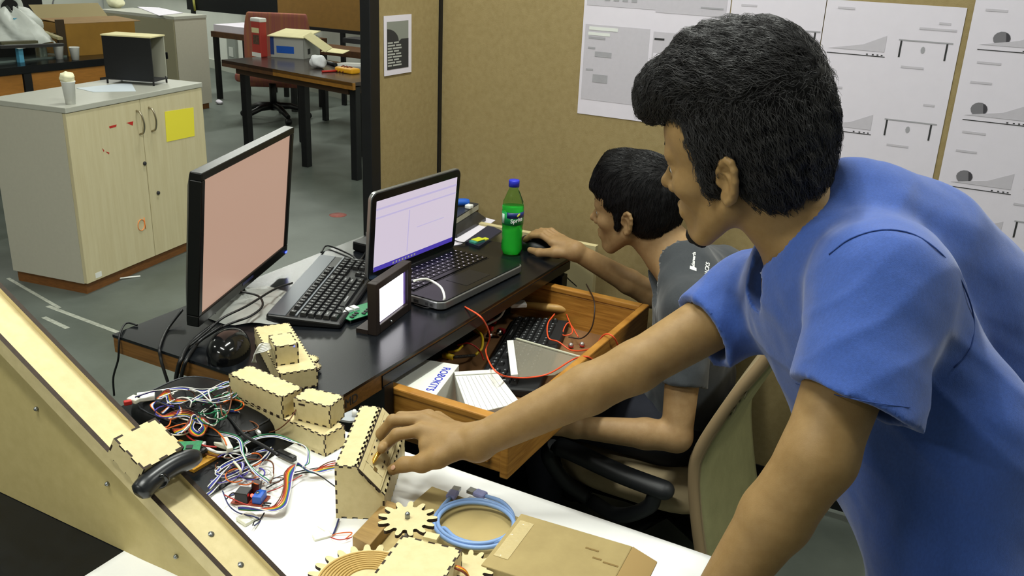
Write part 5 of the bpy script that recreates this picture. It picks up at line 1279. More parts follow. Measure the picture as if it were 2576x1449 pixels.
# many thin curls that make the tangle
rgc = random.Random(29)
for c, n in (('white', 12), ('violet', 6), ('brown', 5), ('orange', 4), ('black', 6), ('green', 4)):
    for k in range(n):
        up_ = rgc.random() < .65
        x0, y0 = (rgc.uniform(400, 590), rgc.uniform(975, 1075)) if up_ else (rgc.uniform(540, 690), rgc.uniform(1125, 1215))
        zb_ = .036 if (up_ and y0 < 1050) else .006
        a0 = rgc.uniform(0, 6.28); rr_ = rgc.uniform(14, 34); el_ = rgc.uniform(.35, .8); sp_ = rgc.uniform(3.5, 8.0); dx_ = rgc.uniform(-30, 30)
        pts = [(x0 + rr_ * math.cos(a0 + sp_ * q / 9) + dx_ * q / 9, y0 + el_ * rr_ * math.sin(a0 + sp_ * q / 9) + .3 * dx_ * q / 9, zb_ + .022 * rgc.random()) for q in range(10)]
        wire('wire_curl', 'thin %s wire curl inside the tangle of wires' % c, [hz(x, y, T + z) for x, y, z in pts], rgc.choice((.0008, .001, .0012)), WM(c), 'wire', '%s wire curls in the tangle' % c, 5)
# connectors
def conn(label, x0, y0, x1, y1, w, z, m=M_plw, h=.008):
    A, B = hz(x0, y0, T + z), hz(x1, y1, T + z); d = unit(B - A); n_ = V(-d[1], d[0], 0)
    return MB().par(A - n_ * w / 2, B - A, n_ * w, (0, 0, h)).build('connector', m, None, bevel=.0015, label=label, cat='connector', group='cable connectors on the near table')
M_cl = mat('connector_clear', 'd8d8c8', .25, spec=.6)
conn('large white connector at the left of the tangle', 345, 1005, 390, 1000, .024, .035)
conn('cream tie holding the red wires by the ramp', 330, 1015, 348, 1005, .02, .035, M_cl)
conn('red plug at the ramp end of the tangle', 312, 1020, 332, 1016, .008, .035, mat('plug_red', 'a82622', .5))
conn('white plug in front of the circuit board', 485, 1120, 515, 1125, .012, .012)
conn('clear connector right of the white plug', 545, 1118, 575, 1128, .014, .012, M_cl)
conn('long clear connector slanting above it', 560, 1100, 580, 1138, .01, .02, M_cl)
conn('clear connector block at the lower left of the sheet', 605, 1318, 640, 1300, .024, .002, M_cl, .006)
conn('white cable end lying on the sheet', 788, 1357, 832, 1345, .014, .002, M_cl, .004)
conn('thin white spread wire end on the sheet', 800, 1325, 832, 1345, .004, .002, M_cl, .002)
conn('black barrel plug on the sheet', 700, 1142, 742, 1162, .010, .006, M_blackpl, .009)
conn('small white plug near the brown loops', 645, 1088, 655, 1098, .005, .02)
wire('white_cable', 'thick white cable running from the white plug', zwire([(515, 1124, .014), (545, 1138, .012), (580, 1138, .01), (610, 1132, .01)], .01), .0028, M_plw)
p = [hz(x, y, T + .02) for x, y in ((520, 1232), (560, 1192), (590, 1175), (602, 1190))]
wire('string_tie', 'cream string tie round the blue white bundle', [hz(588, 1162, T + .02), hz(598, 1172, T + .03), hz(606, 1185, T + .026), hz(603, 1197, T + .012)], .002, M_foam, 'string')
# green circuit board, black pcb piece
c = hz(462, 1118, T + .035)
t = thing('sensor_board', 'green circuit board beside the webcam on the ramp', 'circuit board', frame(V(c[0], c[1], T + .03), (.8, .6, 0)))
MB().bb((-.026, -.016, 0), (.026, .016, .0016)).build('board', M_green_pcb, t)
MB().bb((-.018, -.010, .0016), (-.008, .004, .003)).build('chip', mat('chip_pale', 'c9d2cc', .5), t); MB().bb((.004, -.008, .0016), (.014, .002, .003)).build('chip', M_dark, t)
for sx in (-.022, .022): MB().tube([(sx, 0, -.028), (sx, 0, 0)], .002, 6).build('standoff', M_steel, t)
p = hz(490, 1150, T + .004); MB().bb((p[0] - .06, p[1] - .03, T + .0005), (p[0] + .03, p[1] + .025, T + .006)).build('yellow_card', mat('amber', 'b8862c', .5), None, label='amber card under the black adapter by the ramp', cat='card')
p = hz(488, 1142, T + .006); MB().bb((p[0] - .018, p[1] - .012, T + .0062), (p[0] + .022, p[1] + .012, T + .02)).build('black_adapter', M_blackpl, None, bevel=.005, label='small black adapter on the amber card', cat='adapter')
# driver module
c = hz(632, 1262, T + .002)
t = thing('driver_module', 'red lit driver module with a blue terminal block on the sheet', 'module', frame(V(c[0], c[1], T + .004), (.94, .33, 0)))
MB().bb((-.026, -.014, 0), (.024, .016, .0016)).build('board', mat('board_rust', '8a3a22', .5), t)
MB().bb((-.020, -.012, .0016), (.000, .008, .018)).build('relay', M_blackpl, t, bevel=.001)
MB().par((-.004, .006, .0016), (.012, 0, 0), (0, .010, 0), (.002, .004, .022)).build('heat_sink', mat('sink_dark', '2a1210', .4), t)
MB().bb((.006, -.010, .0016), (.020, .012, .014)).build('terminal_block', M_blue, t, bevel=.001)
MB().lathe([(.003, 0), (.003, .0006)], 10, (.010, .002, .0141)).build('screw', M_steel, t)
MB().sphere((.004, -.004, .012), .0028, 10, 6).build('red_light', mat('led_red', 'ff3020', .4, emit='ff4030', estr=5), t)
for k in range(2): MB().bb((.022, -.012 + .006 * k, .002), (.034, -.010 + .006 * k, .004)).build('header', M_dark, t)
# grey bracket by the desk front
c = hz(885, 1052, T - .0)
t = thing('grey_bracket', 'grey plate with white plugs behind the console', 'plate', frame(V(c[0], c[1], T + .001), (.9, .44, 0)))
MB().prism([V(-.03, -.012, 0), V(.0, -.02, 0), V(.03, -.008, 0), V(.03, .014, 0), V(-.005, .02, 0)], (0, 0, .004)).build('plate', mat('plate_grey', '9a9fa4', .5), t)
for k in range(2): MB().lathe([(.004, 0), (.005, .006), (.003, .012)], 10, (.005 + .011 * k, .0 + .004 * k, .004)).build('plug', M_plw, t)
# ================================================================== people: bodies grown from signed distance fields
def smin(a, b, k):
    if k <= 0: return np.minimum(a, b)
    h = np.clip(.5 + .5 * (b - a) / k, 0, 1); return b * (1 - h) + a * h - k * h * (1 - h)
class Field:
    def __init__(s, R=None, o=None): s.p = []; s.R = None if R is None else np.asarray(R, float); s.o = None if o is None else np.asarray(o, float); s.disp = None
    def w(s, q): q = np.asarray(q, float); return q if s.R is None else s.R @ q + s.o
    def at(s, R, o): f = Field(R, o); f.p = s.p; return f       # same list, other frame
    def rc(s, a, b, ra, rb, k=.01, sub=False, cap=None):
        a, b = s.w(a), s.w(b); ba = b - a; L2 = max(ba @ ba, 1e-12)
        def fn(P):
            t = np.clip(((P - a) @ ba) / L2, 0, 1); d = np.linalg.norm(P - a - t[:, None] * ba, axis=1) - (ra + (rb - ra) * t)
            if cap is not None: d = np.maximum(d, (P - cap[0]) @ cap[1])
            return d
        s.p.append((fn, k, sub, (a + b) / 2, np.sqrt(L2) / 2 + max(ra, rb))); return s
    def ch(s, pts, rs, k=.004, sub=False):
        for i in range(len(pts) - 1): s.rc(pts[i], pts[i + 1], rs[i], rs[i + 1], k, sub)
        return s
    def ell(s, c, r, k=.01, sub=False, axes=None):
        c0 = s.w(c); r = np.asarray(r, float); A = np.eye(3) if axes is None else np.array(axes, float).T   # columns = local axes
        if s.R is not None: A = s.R @ A
        def fn(P):
            q = (P - c0) @ A; k0 = np.linalg.norm(q / r, axis=1); k1 = np.linalg.norm(q / (r * r), axis=1) + 1e-9
            return k0 * (k0 - 1) / k1
        s.p.append((fn, k, sub, c0, float(r.max()))); return s
    def eval(s, P, act=None):
        d = np.full(len(P), 9.0)
        for i, (fn, k, sub, c, r) in enumerate(s.p):
            if act is not None and not act[i]: continue
            e = fn(P)
            d = -smin(-d, e, k) if sub else (smin(d, e, k) if d[0] != 9.0 or i else e)
        return d + (s.disp(P) if s.disp is not None else 0)
    def bounds(s, m=.02):
        lo = np.min([c - r for f, k, sub, c, r in s.p if not sub], 0) - m; hi = np.max([c + r for f, k, sub, c, r in s.p if not sub], 0) + m; return lo, hi
def surface(field, h, lo=None, hi=None, inner=None, B=16, clip=None):
    """surface nets over the blocks that the surface crosses; inner = a field carved out of it"""
    if lo is None: lo, hi = field.bounds()
    n = np.ceil((hi - lo) / h).astype(int) + 2
    nb = (n + B - 1) // B; half = B * h / 2; diag = half * 1.74
    cs = np.array([p[3] for p in field.p]); rs = np.array([p[4] for p in field.p])
    if inner is not None: ics = np.array([p[3] for p in inner.p]); irs = np.array([p[4] for p in inner.p])
    off = np.array([(i, j, k) for i in (0, 1) for j in (0, 1) for k in (0, 1)])
    edges = [(a, b) for a in range(8) for b in range(a + 1, 8) if np.abs(off[a] - off[b]).sum() == 1]
    ids, pos, quads = [], [], []
    S = n + 4
    def cid(I): return ((I[..., 0] + 1) * S[1] + I[..., 1] + 1) * S[2] + I[..., 2] + 1
    g = np.stack(np.meshgrid(*[np.arange(B + 1)] * 3, indexing='ij'), -1).reshape(-1, 3)
    for bi in np.ndindex(*nb):
        c = lo + (np.array(bi) * B + B / 2) * h
        act = np.linalg.norm(cs - c, axis=1) - rs < diag + .035
        if not act.any(): continue
        dc = field.eval(c[None], act)[0]
        if abs(dc) > diag * 1.7 + .004: 
            if dc > 0 or inner is None: continue
        if inner is not None:
            ia = np.linalg.norm(ics - c, axis=1) - irs < diag + .035
            di = inner.eval(c[None], ia)[0] if ia.any() else 9.0
            if dc < -diag * 1.7 - .004 and abs(di) > diag * 1.7 + .004: continue
        P = lo + (np.array(bi) * B + g) * h
        D = field.eval(P, act)
        if inner is not None and ia.any(): D = np.maximum(D, -inner.eval(P, ia))
        if clip is not None: D = np.maximum(D, clip(P))
        if D.min() > 0 or D.max() < 0: continue
        D = D.reshape(B + 1, B + 1, B + 1); I0 = np.array(bi) * B
        cv = np.stack([D[o[0]:B + o[0], o[1]:B + o[1], o[2]:B + o[2]] for o in off], -1)
        m = (cv.min(-1) < 0) & (cv.max(-1) >= 0)
        ci = np.argwhere(m); v = cv[m]
        acc = np.zeros((len(ci), 3)); cnt = np.zeros(len(ci))
        for a, b in edges:
            va, vb = v[:, a], v[:, b]; x = (va < 0) != (vb < 0); t = np.where(x, va / np.where(x, va - vb, 1), 0)
            acc += np.where(x[:, None], off[a] + (off[b] - off[a]) * t[:, None], 0); cnt += x
        ids.append(cid(ci + I0)); pos.append(lo + (ci + I0 + acc / cnt[:, None]) * h)
        for ax in range(3):
            o1, o2 = (ax + 1) % 3, (ax + 2) % 3
            sl0 = [slice(0, B)] * 3; sl1 = [slice(0, B)] * 3; sl1[ax] = slice(1, B + 1)
            d0, d1 = D[tuple(sl0)], D[tuple(sl1)]
            for sg in (0, 1):
                e = np.argwhere((d0 < 0) & (d1 >= 0)) if sg == 0 else np.argwhere((d0 >= 0) & (d1 < 0))
                if len(e) == 0: continue
                e = e + I0; u = np.zeros(3, int); u[o1] = 1; w = np.zeros(3, int); w[o2] = 1
                q = np.stack([cid(e - u - w), cid(e - w), cid(e), cid(e - u)], -1)
                quads.append(q if sg == 0 else q[:, ::-1])
    ids = np.concatenate(ids); pos = np.concatenate(pos); quads = np.concatenate(quads)
    o = np.argsort(ids); ids = ids[o]; pos = pos[o]
    k = np.clip(np.searchsorted(ids, quads), 0, len(ids) - 1); ok = (ids[k] == quads).all(1)
    return pos, k[ok]
def to_mesh(name, pos, quads, m, parent, smooth_iter=1):
    me = bpy.data.meshes.new(name)
    A = np.array(MW[parent].inverted()); P = pos @ A[:3, :3].T + A[:3, 3]
    me.vertices.add(len(P)); me.vertices.foreach_set('co', P.astype(np.float32).ravel())
    me.loops.add(len(quads) * 4); me.loops.foreach_set('vertex_index', quads.astype(np.int32).ravel())
    me.polygons.add(len(quads)); me.polygons.foreach_set('loop_start', np.arange(len(quads), dtype=np.int32) * 4); me.polygons.foreach_set('loop_total', np.full(len(quads), 4, np.int32))
    me.polygons.foreach_set('use_smooth', np.ones(len(quads), bool)); me.materials.append(m); me.update(calc_edges=True); me.validate()
    ob = bpy.data.objects.new(name, me); COL.objects.link(ob); ob.parent = parent; MW[ob] = MW[parent].copy()
    if smooth_iter:
        md = ob.modifiers.new('smooth', 'SMOOTH'); md.factor = .5; md.iterations = smooth_iter
    return ob
def vnoise(P, f, seed=0):
    """cheap smooth pseudo noise"""
    r = np.random.default_rng(seed); o = 0
    for i in range(4):
        k = r.normal(size=3); k *= f * (1 + .6 * i) / np.linalg.norm(k); o = o + np.sin(P @ k + r.uniform(0, 6.28) + 1.3 * np.sin(P @ np.roll(k, 1) * .7 + r.uniform(0, 6.28))) / (1 + .6 * i)
    return o / 2.2
def hrot(y, p, r):
    cy, sy, cp, sp, cr, sr = math.cos(y), math.sin(y), math.cos(p), math.sin(p), math.cos(r), math.sin(r)
    return np.array([[cy, -sy, 0], [sy, cy, 0], [0, 0, 1]]) @ np.array([[cp, 0, sp], [0, 1, 0], [-sp, 0, cp]]) @ np.array([[1, 0, 0], [0, cr, -sr], [0, sr, cr]])

def head(f):
    """head in its own frame: x to the face, y to the left ear, z up, origin between the ears"""
    f.ell((-.004, 0, .045), (.100, .075, .078), .01)
    f.ell((.045, 0, .045), (.053, .058, .056), .03)
    f.ell((.043, 0, -.026), (.050, .056, .066), .03)
    for s in (-1, 1):
        f.rc((.002, s * .053, -.042), (.060, s * .024, -.098), .019, .016, .022)
        f.ell((.062, s * .043, -.020), (.024, .019, .018), .02)
    f.ell((.076, 0, -.101), (.018, .022, .0155), .018)
    f.ell((.077, 0, -.066), (.022, .028, .026), .018)
    f.rc((.084, -.036, .020), (.094, 0, .024), .011, .010, .014); f.rc((.084, .036, .020), (.094, 0, .024), .011, .010, .014)
    for s in (-1, 1):
        f.ell((.101, s * .033, .000), (.013, .017, .010), .010, sub=True)
        f.ell((.078, s * .032, .000), (.0125, .0150, .0115), .004); f.ch([(.081, s * .047, .003), (.0925, s * .034, .0085), (.0915, s * .022, .006)], [.0028, .0032, .0025], .003); f.ch([(.081, s * .046, -.003), (.0915, s * .033, -.0085), (.090, s * .022, -.005)], [.0022, .0025, .002], .003)
    f.rc((.092, 0, .014), (.113, 0, -.024), .0075, .0095, .012); f.ell((.1165, 0, -.029), (.0110, .0105, .0098), .006)
    for s in (-1, 1): f.ell((.102, s * .0125, -.034), (.0095, .007, .0075), .006)
    f.rc((.090, -.022, -.068), (.100, 0, -.063), .004, .006, .005); f.rc((.090, .022, -.068), (.100, 0, -.063), .004, .006, .005)
    f.rc((.089, -.019, -.072), (.098, 0, -.0745), .004, .0068, .005); f.rc((.089, .019, -.072), (.098, 0, -.0745), .004, .0068, .005)
    f.rc((.094, -.018, -.0688), (.094, .018, -.0688), .0016, .0016, .002, sub=True); f.rc((.094, -.018, -.0688), (.106, 0, -.0685), .0014, .0014, .002, sub=True); f.rc((.094, .018, -.0688), (.106, 0, -.0685), .0014, .0014, .002, sub=True)
    for s in (-1, 1):     # ears
        n = unit((.45, s * .9, .0)); t = unit(np.cross(n, (0, 0, 1)) * s * -1.0); z = V(0, 0, 1)
        t = unit(V(.9, -s * .45, 0)); c = V(-.010, s * .0785, -.002)
        tz = unit(z - t * .22)
        f.ell(c, (.0165, .0058, .029), .006, axes=(t, n, tz))
        P = [c + n * .0035 + t * .0165 * math.cos(a) + tz * .0295 * math.sin(a) for a in np.radians((-5, 25, 55, 85, 115, 145, 175, 205, 232, 255))]
        f.ch(P, [.0035, .0045, .0048, .0048, .0046, .0044, .0042, .0042, .0045, .0055], .003)
        f.ell(c + t * .004 - tz * .025, (.0085, .0055, .0095), .004, axes=(t, n, tz))
        f.ell(c + n * .0075 + t * .003 - tz * .002, (.0085, .0075, .0125), .003, sub=True, axes=(t, n, tz))
        f.rc(c + n * .005 + t * -.004 + tz * .012, c + n * .005 + t * .006 + tz * .016, .0035, .003, .003, sub=True)
        f.ell(c + n * .003 + t * .013 - tz * .004, (.004, .004, .006), .003, axes=(t, n, tz))
    return f

def finger(f, pts, r0=.0092, r1=.0072, k=.004):
    n = len(pts); f.ch(pts, [r0 + (r1 - r0) * i / (n - 1) for i in range(n)], k)

M_skin = mat('skin_brown', '977a50', .55, spec=.3, col2='8d7047', nscale=60, sss=.12, bump=.12, bscale=700)
M_skin2 = mat('skin_tan', '997c56', .55, spec=.3, col2='8f714c', nscale=60, sss=.12, bump=.12, bscale=700)
M_hair = mat('hair_black', '121112', .7, spec=.2)
M_strand = mat('hair_strand', '333233', .5, spec=.4)
M_strand2 = mat('hair_strand_black', '0f0f11', .42, spec=.4)
M_eyew = mat('eye_white', 'd9d4cc', .2); M_iris = mat('iris', '1c120c', .15)
def add_eyes(f, root):
    for s in (-1, 1):
        c = f.w((.0815, s * .032, .0005)); d = f.R @ V(.95, s * .2, -.1)
        e = MB().sphere(c, .0120, 16, 10).build('eye', M_eyew, root, space='w')
        MB().lathe([(.0058, 0), (.004, .0012), (.0005, .0016)], 14, c + unit(d) * .0108, d).build('iris', M_iris, e, space='w')
def brows(f, root, m):
    for s in (-1, 1):
        P = [(.0955, s * .012, .030), (.0965, s * .022, .034), (.0925, s * .034, .035), (.083, s * .047, .030)]
        MB().tube(spline([f.w(p) for p in P], 4), [.003] * 3 + [.0042] * 6 + [.0035, .003, .0025, .0015][:4], 6, flat=.8).build('eyebrow', m, root, space='w')
def strands(fld, seeds, flow, n, L, r, parent, m, lift=.0015, wave=.25, segs=8, seed=3, name='hair_strands'):
    """locks of hair lying along the surface of a hair field"""
    rg = np.random.default_rng(seed); idx = rg.choice(len(seeds), n, replace=len(seeds) < n); P = seeds[idx] + rg.normal(size=(n, 3)) * .002
    ln = L * rg.uniform(.5, 1.2, n); path = [P]; up_off = lift * rg.uniform(.2, 1.6, n); ph = rg.uniform(0, 6.28, n); e = .002
    for k in range(segs):
        Gx = np.stack([fld.eval(P + np.eye(3)[a] * e) - fld.eval(P - np.eye(3)[a] * e) for a in range(3)], -1); N = Gx / (np.linalg.norm(Gx, axis=1)[:, None] + 1e-9)
        D = flow(P) + wave * np.stack([np.sin(ph + k * .9), np.cos(ph * 1.7 + k * .8), np.sin(ph * 2.3 + k)], -1)
        D = D - N * (D * N).sum(1)[:, None]; D /= np.linalg.norm(D, axis=1)[:, None] + 1e-9
        P = P + D * (ln / segs)[:, None]; d = fld.eval(P); P = P - N * (d - up_off * (1 + .5 * k / segs))[:, None]
        path.append(P)
    Q = np.stack(path, 1); vs = np.zeros((n, segs + 1, 3, 3)); 
    for k in range(segs + 1):
        t = Q[:, min(k + 1, segs)] - Q[:, max(k - 1, 0)]; t /= np.linalg.norm(t, axis=1)[:, None] + 1e-9
        a = np.cross(t, rg.normal(size=(1, 3)) if k == 0 else t[:, [1, 2, 0]] + .3); a /= np.linalg.norm(a, axis=1)[:, None] + 1e-9; b = np.cross(t, a)
        rr = r * (1 - .75 * k / segs)
        for j in range(3): vs[:, k, j] = Q[:, k] + (a * math.cos(2.094 * j) + b * math.sin(2.094 * j)) * rr
    base = (np.arange(n) * (segs + 1) * 3)[:, None, None]; kk = (np.arange(segs) * 3)[None, :, None]; j = np.arange(3)[None, None, :]; j2 = (j + 1) % 3
    F = np.stack([base + kk + j, base + kk + j2, base + kk + 3 + j2, base + kk + 3 + j], -1).reshape(-1, 4)
    o = to_mesh(name, vs.reshape(-1, 3), F, m, parent, 0); o['kind'] = 'stuff'; return o
def cast(ob, x, y):
    """point of a part seen along a sight line"""
    d = Vector(ray(x, y)).normalized(); M = MW[ob]; Mi = M.inverted()
    ok, p, nrm, i = ob.ray_cast(Mi @ Vector(CAM), (Mi.to_3x3() @ d).normalized())
    return np.array(M @ p) if ok else None
# ================================================================== person in the blue shirt
Rb = hrot(math.radians(172.3), math.radians(10.1), math.radians(-9.3)); Ob_ = V(1.263, .035, 1.236)
pb = thing('person', 'standing person in a blue t-shirt leaning over the table and reaching out', 'person', (1.62, .06, 0))
N_ = V(1.372, .062, 1.120); SL, SR = V(1.462, -.078, 1.135), V(1.262, .175, .995)
EL, WL = V(1.445, -.196, .965), V(1.352, -.238, .728)
ER, WR = V(1.140, .030, .905), V(.957, -.118, .792)
B = Field(); H = B.at(Rb, Ob_); head(H)
B.rc(H.w((-.024, 0, -.045)), N_ + V(.02, .0, -.02), .054, .060, .02)
B.rc(H.w((-.035, 0, -.02)), N_ + V(.03, 0, .0), .046, .058, .02)
UC, MT, WS = V(1.425, .055, 1.045), V(1.525, .05, .905), V(1.59, .05, .775)
lat = unit(SR - SL); spine = unit(N_ - WS); lat = unit(lat - spine * (lat @ spine)); nrm = np.cross(lat, spine)
B.ell(UC, (.150, .15, .090), .03, axes=(lat, spine, nrm)); B.ell(MT, (.13, .15, .085), .03, axes=(lat, spine, nrm))
B.rc(N_ + V(.03, .0, -.03), SL, .05, .045, .03); B.rc(N_ + V(.03, 0, -.03), SR, .05, .045, .03)
B.rc(SL, EL, .050, .041, .015); B.rc(EL, EL + (WL - EL) * .35, .041, .041, .015); B.rc(EL + (WL - EL) * .35, WL, .041, .027, .01)
B.rc(SR, ER, .048, .037, .015); B.rc(ER, ER + (WR - ER) * .3, .037, .0375, .015); B.rc(ER + (WR - ER) * .3, WR, .0375, .0255, .01)
# right hand on the slider
hD = 1.392
def hp(x, y, D): return dp(x, y, D)
tip = HOUSE_KNOB + V(.004, .001, .007)
K = dict(i=hp(1058, 1083, 1.385), m=hp(1066, 1058, 1.405), r=hp(1078, 1048, 1.43), l=hp(1100, 1052, 1.45))
for k_, a0, ra in (('i', hp(1140, 1108, 1.372), .0155), ('m', hp(1145, 1098, 1.385), .0155), ('r', hp(1150, 1092, 1.40), .015), ('l', hp(1155, 1092, 1.412), .014)):
    B.rc(WR, a0, .024, ra, .012); B.rc(a0, K[k_], ra, .0118, .010)
finger(B, [K['i'], hp(998, 1093, 1.378), hp(967, 1122, 1.392), tip], .0105, .0072)
finger(B, [K['m'], hp(988, 1058, 1.40), hp(960, 1090, 1.415), hp(950, 1122, 1.425)], .0105, .0075)
finger(B, [K['r'], hp(1008, 1050, 1.43), hp(985, 1078, 1.45), hp(976, 1105, 1.455)], .010, .0072)
finger(B, [K['l'], hp(1048, 1052, 1.46), hp(1025, 1075, 1.475), hp(1018, 1095, 1.478)], .009, .0065)
finger(B, [hp(1150, 1130, 1.36), hp(1102, 1152, 1.352), hp(1062, 1166, 1.358), hp(1018, 1168, 1.368), hp(988, 1181, 1.378)], .0165, .0085, .008)
B.rc(hp(1130, 1120, 1.365), hp(1072, 1120, 1.372), .017, .012, .012)
# left hand flat on the table
hd = unit(V(-.30, -.90, 0)); hs_ = V(-hd[1], hd[0], 0)
WLh = WL + V(-.004, 0, -.006)
pal = V(1.335, -.275, T + .020)
for q, (ln, sp) in enumerate(((.062, .034), (.070, .012), (.064, -.010), (.050, -.030))):
    k_ = pal + hd * .045 + hs_ * sp * .9
    B.rc(WLh, k_, .022, .0115, .012); finger(B, [k_, k_ + hd * ln * .5 + hs_ * sp * .25 + V(0, 0, .002), k_ + hd * ln + hs_ * sp * .5 - V(0, 0, .006)], .0098, .0072)
finger(B, [WLh + hs_ * .012, pal + hs_ * .045 + hd * .005, pal + hs_ * .062 + hd * .030 - V(0, 0, .006)], .0155, .0085, .008)
pos, qd = surface(B, .0023)
body = to_mesh('body', pos, qd, M_skin, pb, 1)
add_eyes(H, pb); brows(H, pb, M_hair)
M_nail = mat('fingernail', 'b89078', .35, spec=.4)
def nail(ob, x, y, dirpx, root, r=(.0052, .0040, .0012)):
    p = cast(ob, x, y)
    if p is None: return
    q = cast(ob, x + dirpx[0], y + dirpx[1]); q2 = cast(ob, x - dirpx[1] * .5, y + dirpx[0] * .5)
    if q is None or q2 is None: return
    ex = unit(q - p); nn_ = unit(np.cross(ex, q2 - p)); nn_ = nn_ if nn_ @ (CAM - p) > 0 else -nn_; ey = np.cross(nn_, ex)
    m = MB().sphere((0, 0, 0), r, 14, 8); A = np.stack([ex, ey, nn_], 1); m.v = [tuple(A @ np.array(v) + p) for v in m.v]; m.build('fingernail', M_nail, root, space='w')
bpy.context.view_layer.update()
nail(body, 989, 1176, (-10, 5), pb)

# shirt
OutS, InS = Field(), Field()
hemL = dp(2152, 1018, 1.02); dL = unit(EL - SL); hemR = dp(1772, 836, 1.385); dR = unit(ER - SR)
capL = unit(dL + V(-.12, .0, -.15))
OutS.ell(UC, (.182, .165, .112), .03, axes=(lat, spine, nrm))
OutS.ell(MT, (.165, .17, .112), .05, axes=(unit(lat + V(0, .8, 0)), spine, nrm))
OutS.ell(WS + V(.02, 0, -.01), (.165, .17, .120), .06, axes=((0, 1, 0), (-.25, 0, .97), (.97, 0, .25)))
OutS.ell(WS + V(.055, 0, -.16), (.170, .16, .125), .05, axes=((0, 1, 0), (-.15, 0, .99), (.99, 0, .15)))
OutS.rc(N_ + V(.045, .0, -.025), SL + V(.01, .01, -.005), .070, .074, .04); OutS.rc(N_ + V(.045, 0, -.025), SR + V(.015, 0, 0), .068, .070, .04)
bk = [dp(2130, 500, 1.205), dp(2195, 545, 1.205), dp(2310, 622, 1.23), dp(2400, 742, 1.27), dp(2520, 980, 1.32)]
OutS.ch(bk, [.050, .062, .080, .092, .11], .04)
fd1 = unit(hemL - SL); fd2 = unit(hemR - SR)
OutS.rc(SL, hemL + fd1 * .08, .074, .073, .03, cap=(hemL, capL)); OutS.rc(SR, hemR + fd2 * .08, .070, .060, .03, cap=(hemR, dR))
fdir = unit(dp(2010, 880, 1.02) - dp(2300, 700, 1.04)); fper = unit(np.cross(fdir, ray(2150, 800)))
wdir = unit(dp(2440, 1070, 1.15) - dp(2230, 920, 1.15)); wper = unit(np.cross(wdir, ray(2330, 1000)))
def crease(x): return (1 - np.abs(np.sin(x))) ** 1.6 - .35
def folds(P):
    a = vnoise(P, 42, 3) * .0020 + vnoise(P, 95, 5) * .0006
    m1 = np.exp(-(((P - (SL * .45 + hemL * .55)) ** 2).sum(1)) / .009)
    a = a - m1 * .0050 * crease((P - SL) @ fper * 62 + .9 * vnoise(P, 14, 21) + 1.0)
    m2 = np.exp(-(((P - hemR) ** 2).sum(1)) / .010); a = a - m2 * .004 * crease(((P - SR) @ unit(np.cross(fd2, V(0, 0, 1)))) * 60 + ((P - SR) @ fd2) * 30 + .6 * vnoise(P, 20, 22))
    c3 = dp(2340, 990, 1.13); m3 = np.exp(-(((P - c3) ** 2).sum(1)) / .012); a = a - m3 * .0075 * crease((P - c3) @ wper * 48 + .8 * vnoise(P, 14, 23))
    c4 = dp(1980, 800, 1.22); m4 = np.exp(-(((P - c4) ** 2).sum(1)) / .008); a = a - m4 * .0045 * crease((P - c4) @ V(50, 40, -20) + .8 * vnoise(P, 18, 24))
    c5 = dp(2120, 560, 1.18); m5 = np.exp(-(((P - c5) ** 2).sum(1)) / .006); a = a - m5 * .0030 * crease((P - c5) @ unit(np.cross(unit(dp(2030, 720, 1.15) - dp(2180, 480, 1.2)), ray(2110, 560))) * 80 + vnoise(P, 20, 25))
    return a
OutS.disp = folds
# hollow ends of the sleeves and the neck opening
InS.rc(hemL - fd1 * .03, hemL + fd1 * .08, .058, .060, .002); InS.rc(hemR - fd2 * .04, hemR + fd2 * .08, .050, .050, .002)
InS.rc(N_ + V(.0, 0, .02), H.w((.0, 0, -.05)), .066, .075, .012); InS.rc(N_ + V(-.005, .01, .0), dp(1945, 715, 1.24), .050, .040, .02)
pos, qd = surface(OutS, .0040, inner=InS, clip=lambda P: .50 - P[:, 2])
M_blue_t = mat('shirt_blue', '3152a0', .85, col2='2a498e', nscale=350, stretch=(1, 1, .5), sheen=.25, bump=.2, bscale=900)
shirt = to_mesh('t_shirt', pos, qd, M_blue_t, pb, 2)
bpy.context.view_layer.update()
def seam(pxs, ob, parent, m, r=.0009):
    P = [cast(ob, x, y) for x, y in pxs]; P = [p + unit(CAM - p) * .0016 for p in P if p is not None]
    if len(P) > 2: MB().tube(spline(P, 4), r, 6).build('seam', m, parent, space='w')
M_seam = mat('seam_blue', '25407f', .9)
seam([(2085, 640), (2140, 600), (2220, 578), (2300, 590), (2370, 640), (2420, 710), (2450, 800), (2440, 880), (2400, 925)], shirt, shirt, M_seam)
seam([(2002, 965), (2060, 982), (2130, 1000), (2210, 1015), (2290, 1025)], shirt, shirt, M_seam, .0005)
# trousers and shoes
Tb = Field()
Tb.ell((1.66, .05, .60), (.125, .17, .16), .03)
for y in (-.06, .17):
    Tb.rc((1.66, y, .60), (1.64, y - .01, .40), .095, .078, .03); Tb.rc((1.64, y - .01, .40), (1.69, y - .01, .06), .078, .062, .03)
pos, qd = surface(Tb, .008, clip=lambda P: .045 - P[:, 2]); to_mesh('trousers', pos, qd, mat('denim', '23283a', .85, noise=.1, nscale=200), pb, 1)
for y in (-.07, .16):
    Sf = Field(); Sf.rc((1.71, y, .035), (1.55, y - .005, .028), .038, .034, .02); pos, qd = surface(Sf, .006, clip=lambda P: .001 - P[:, 2]); to_mesh('shoe', pos, qd, M_black, pb, 1)
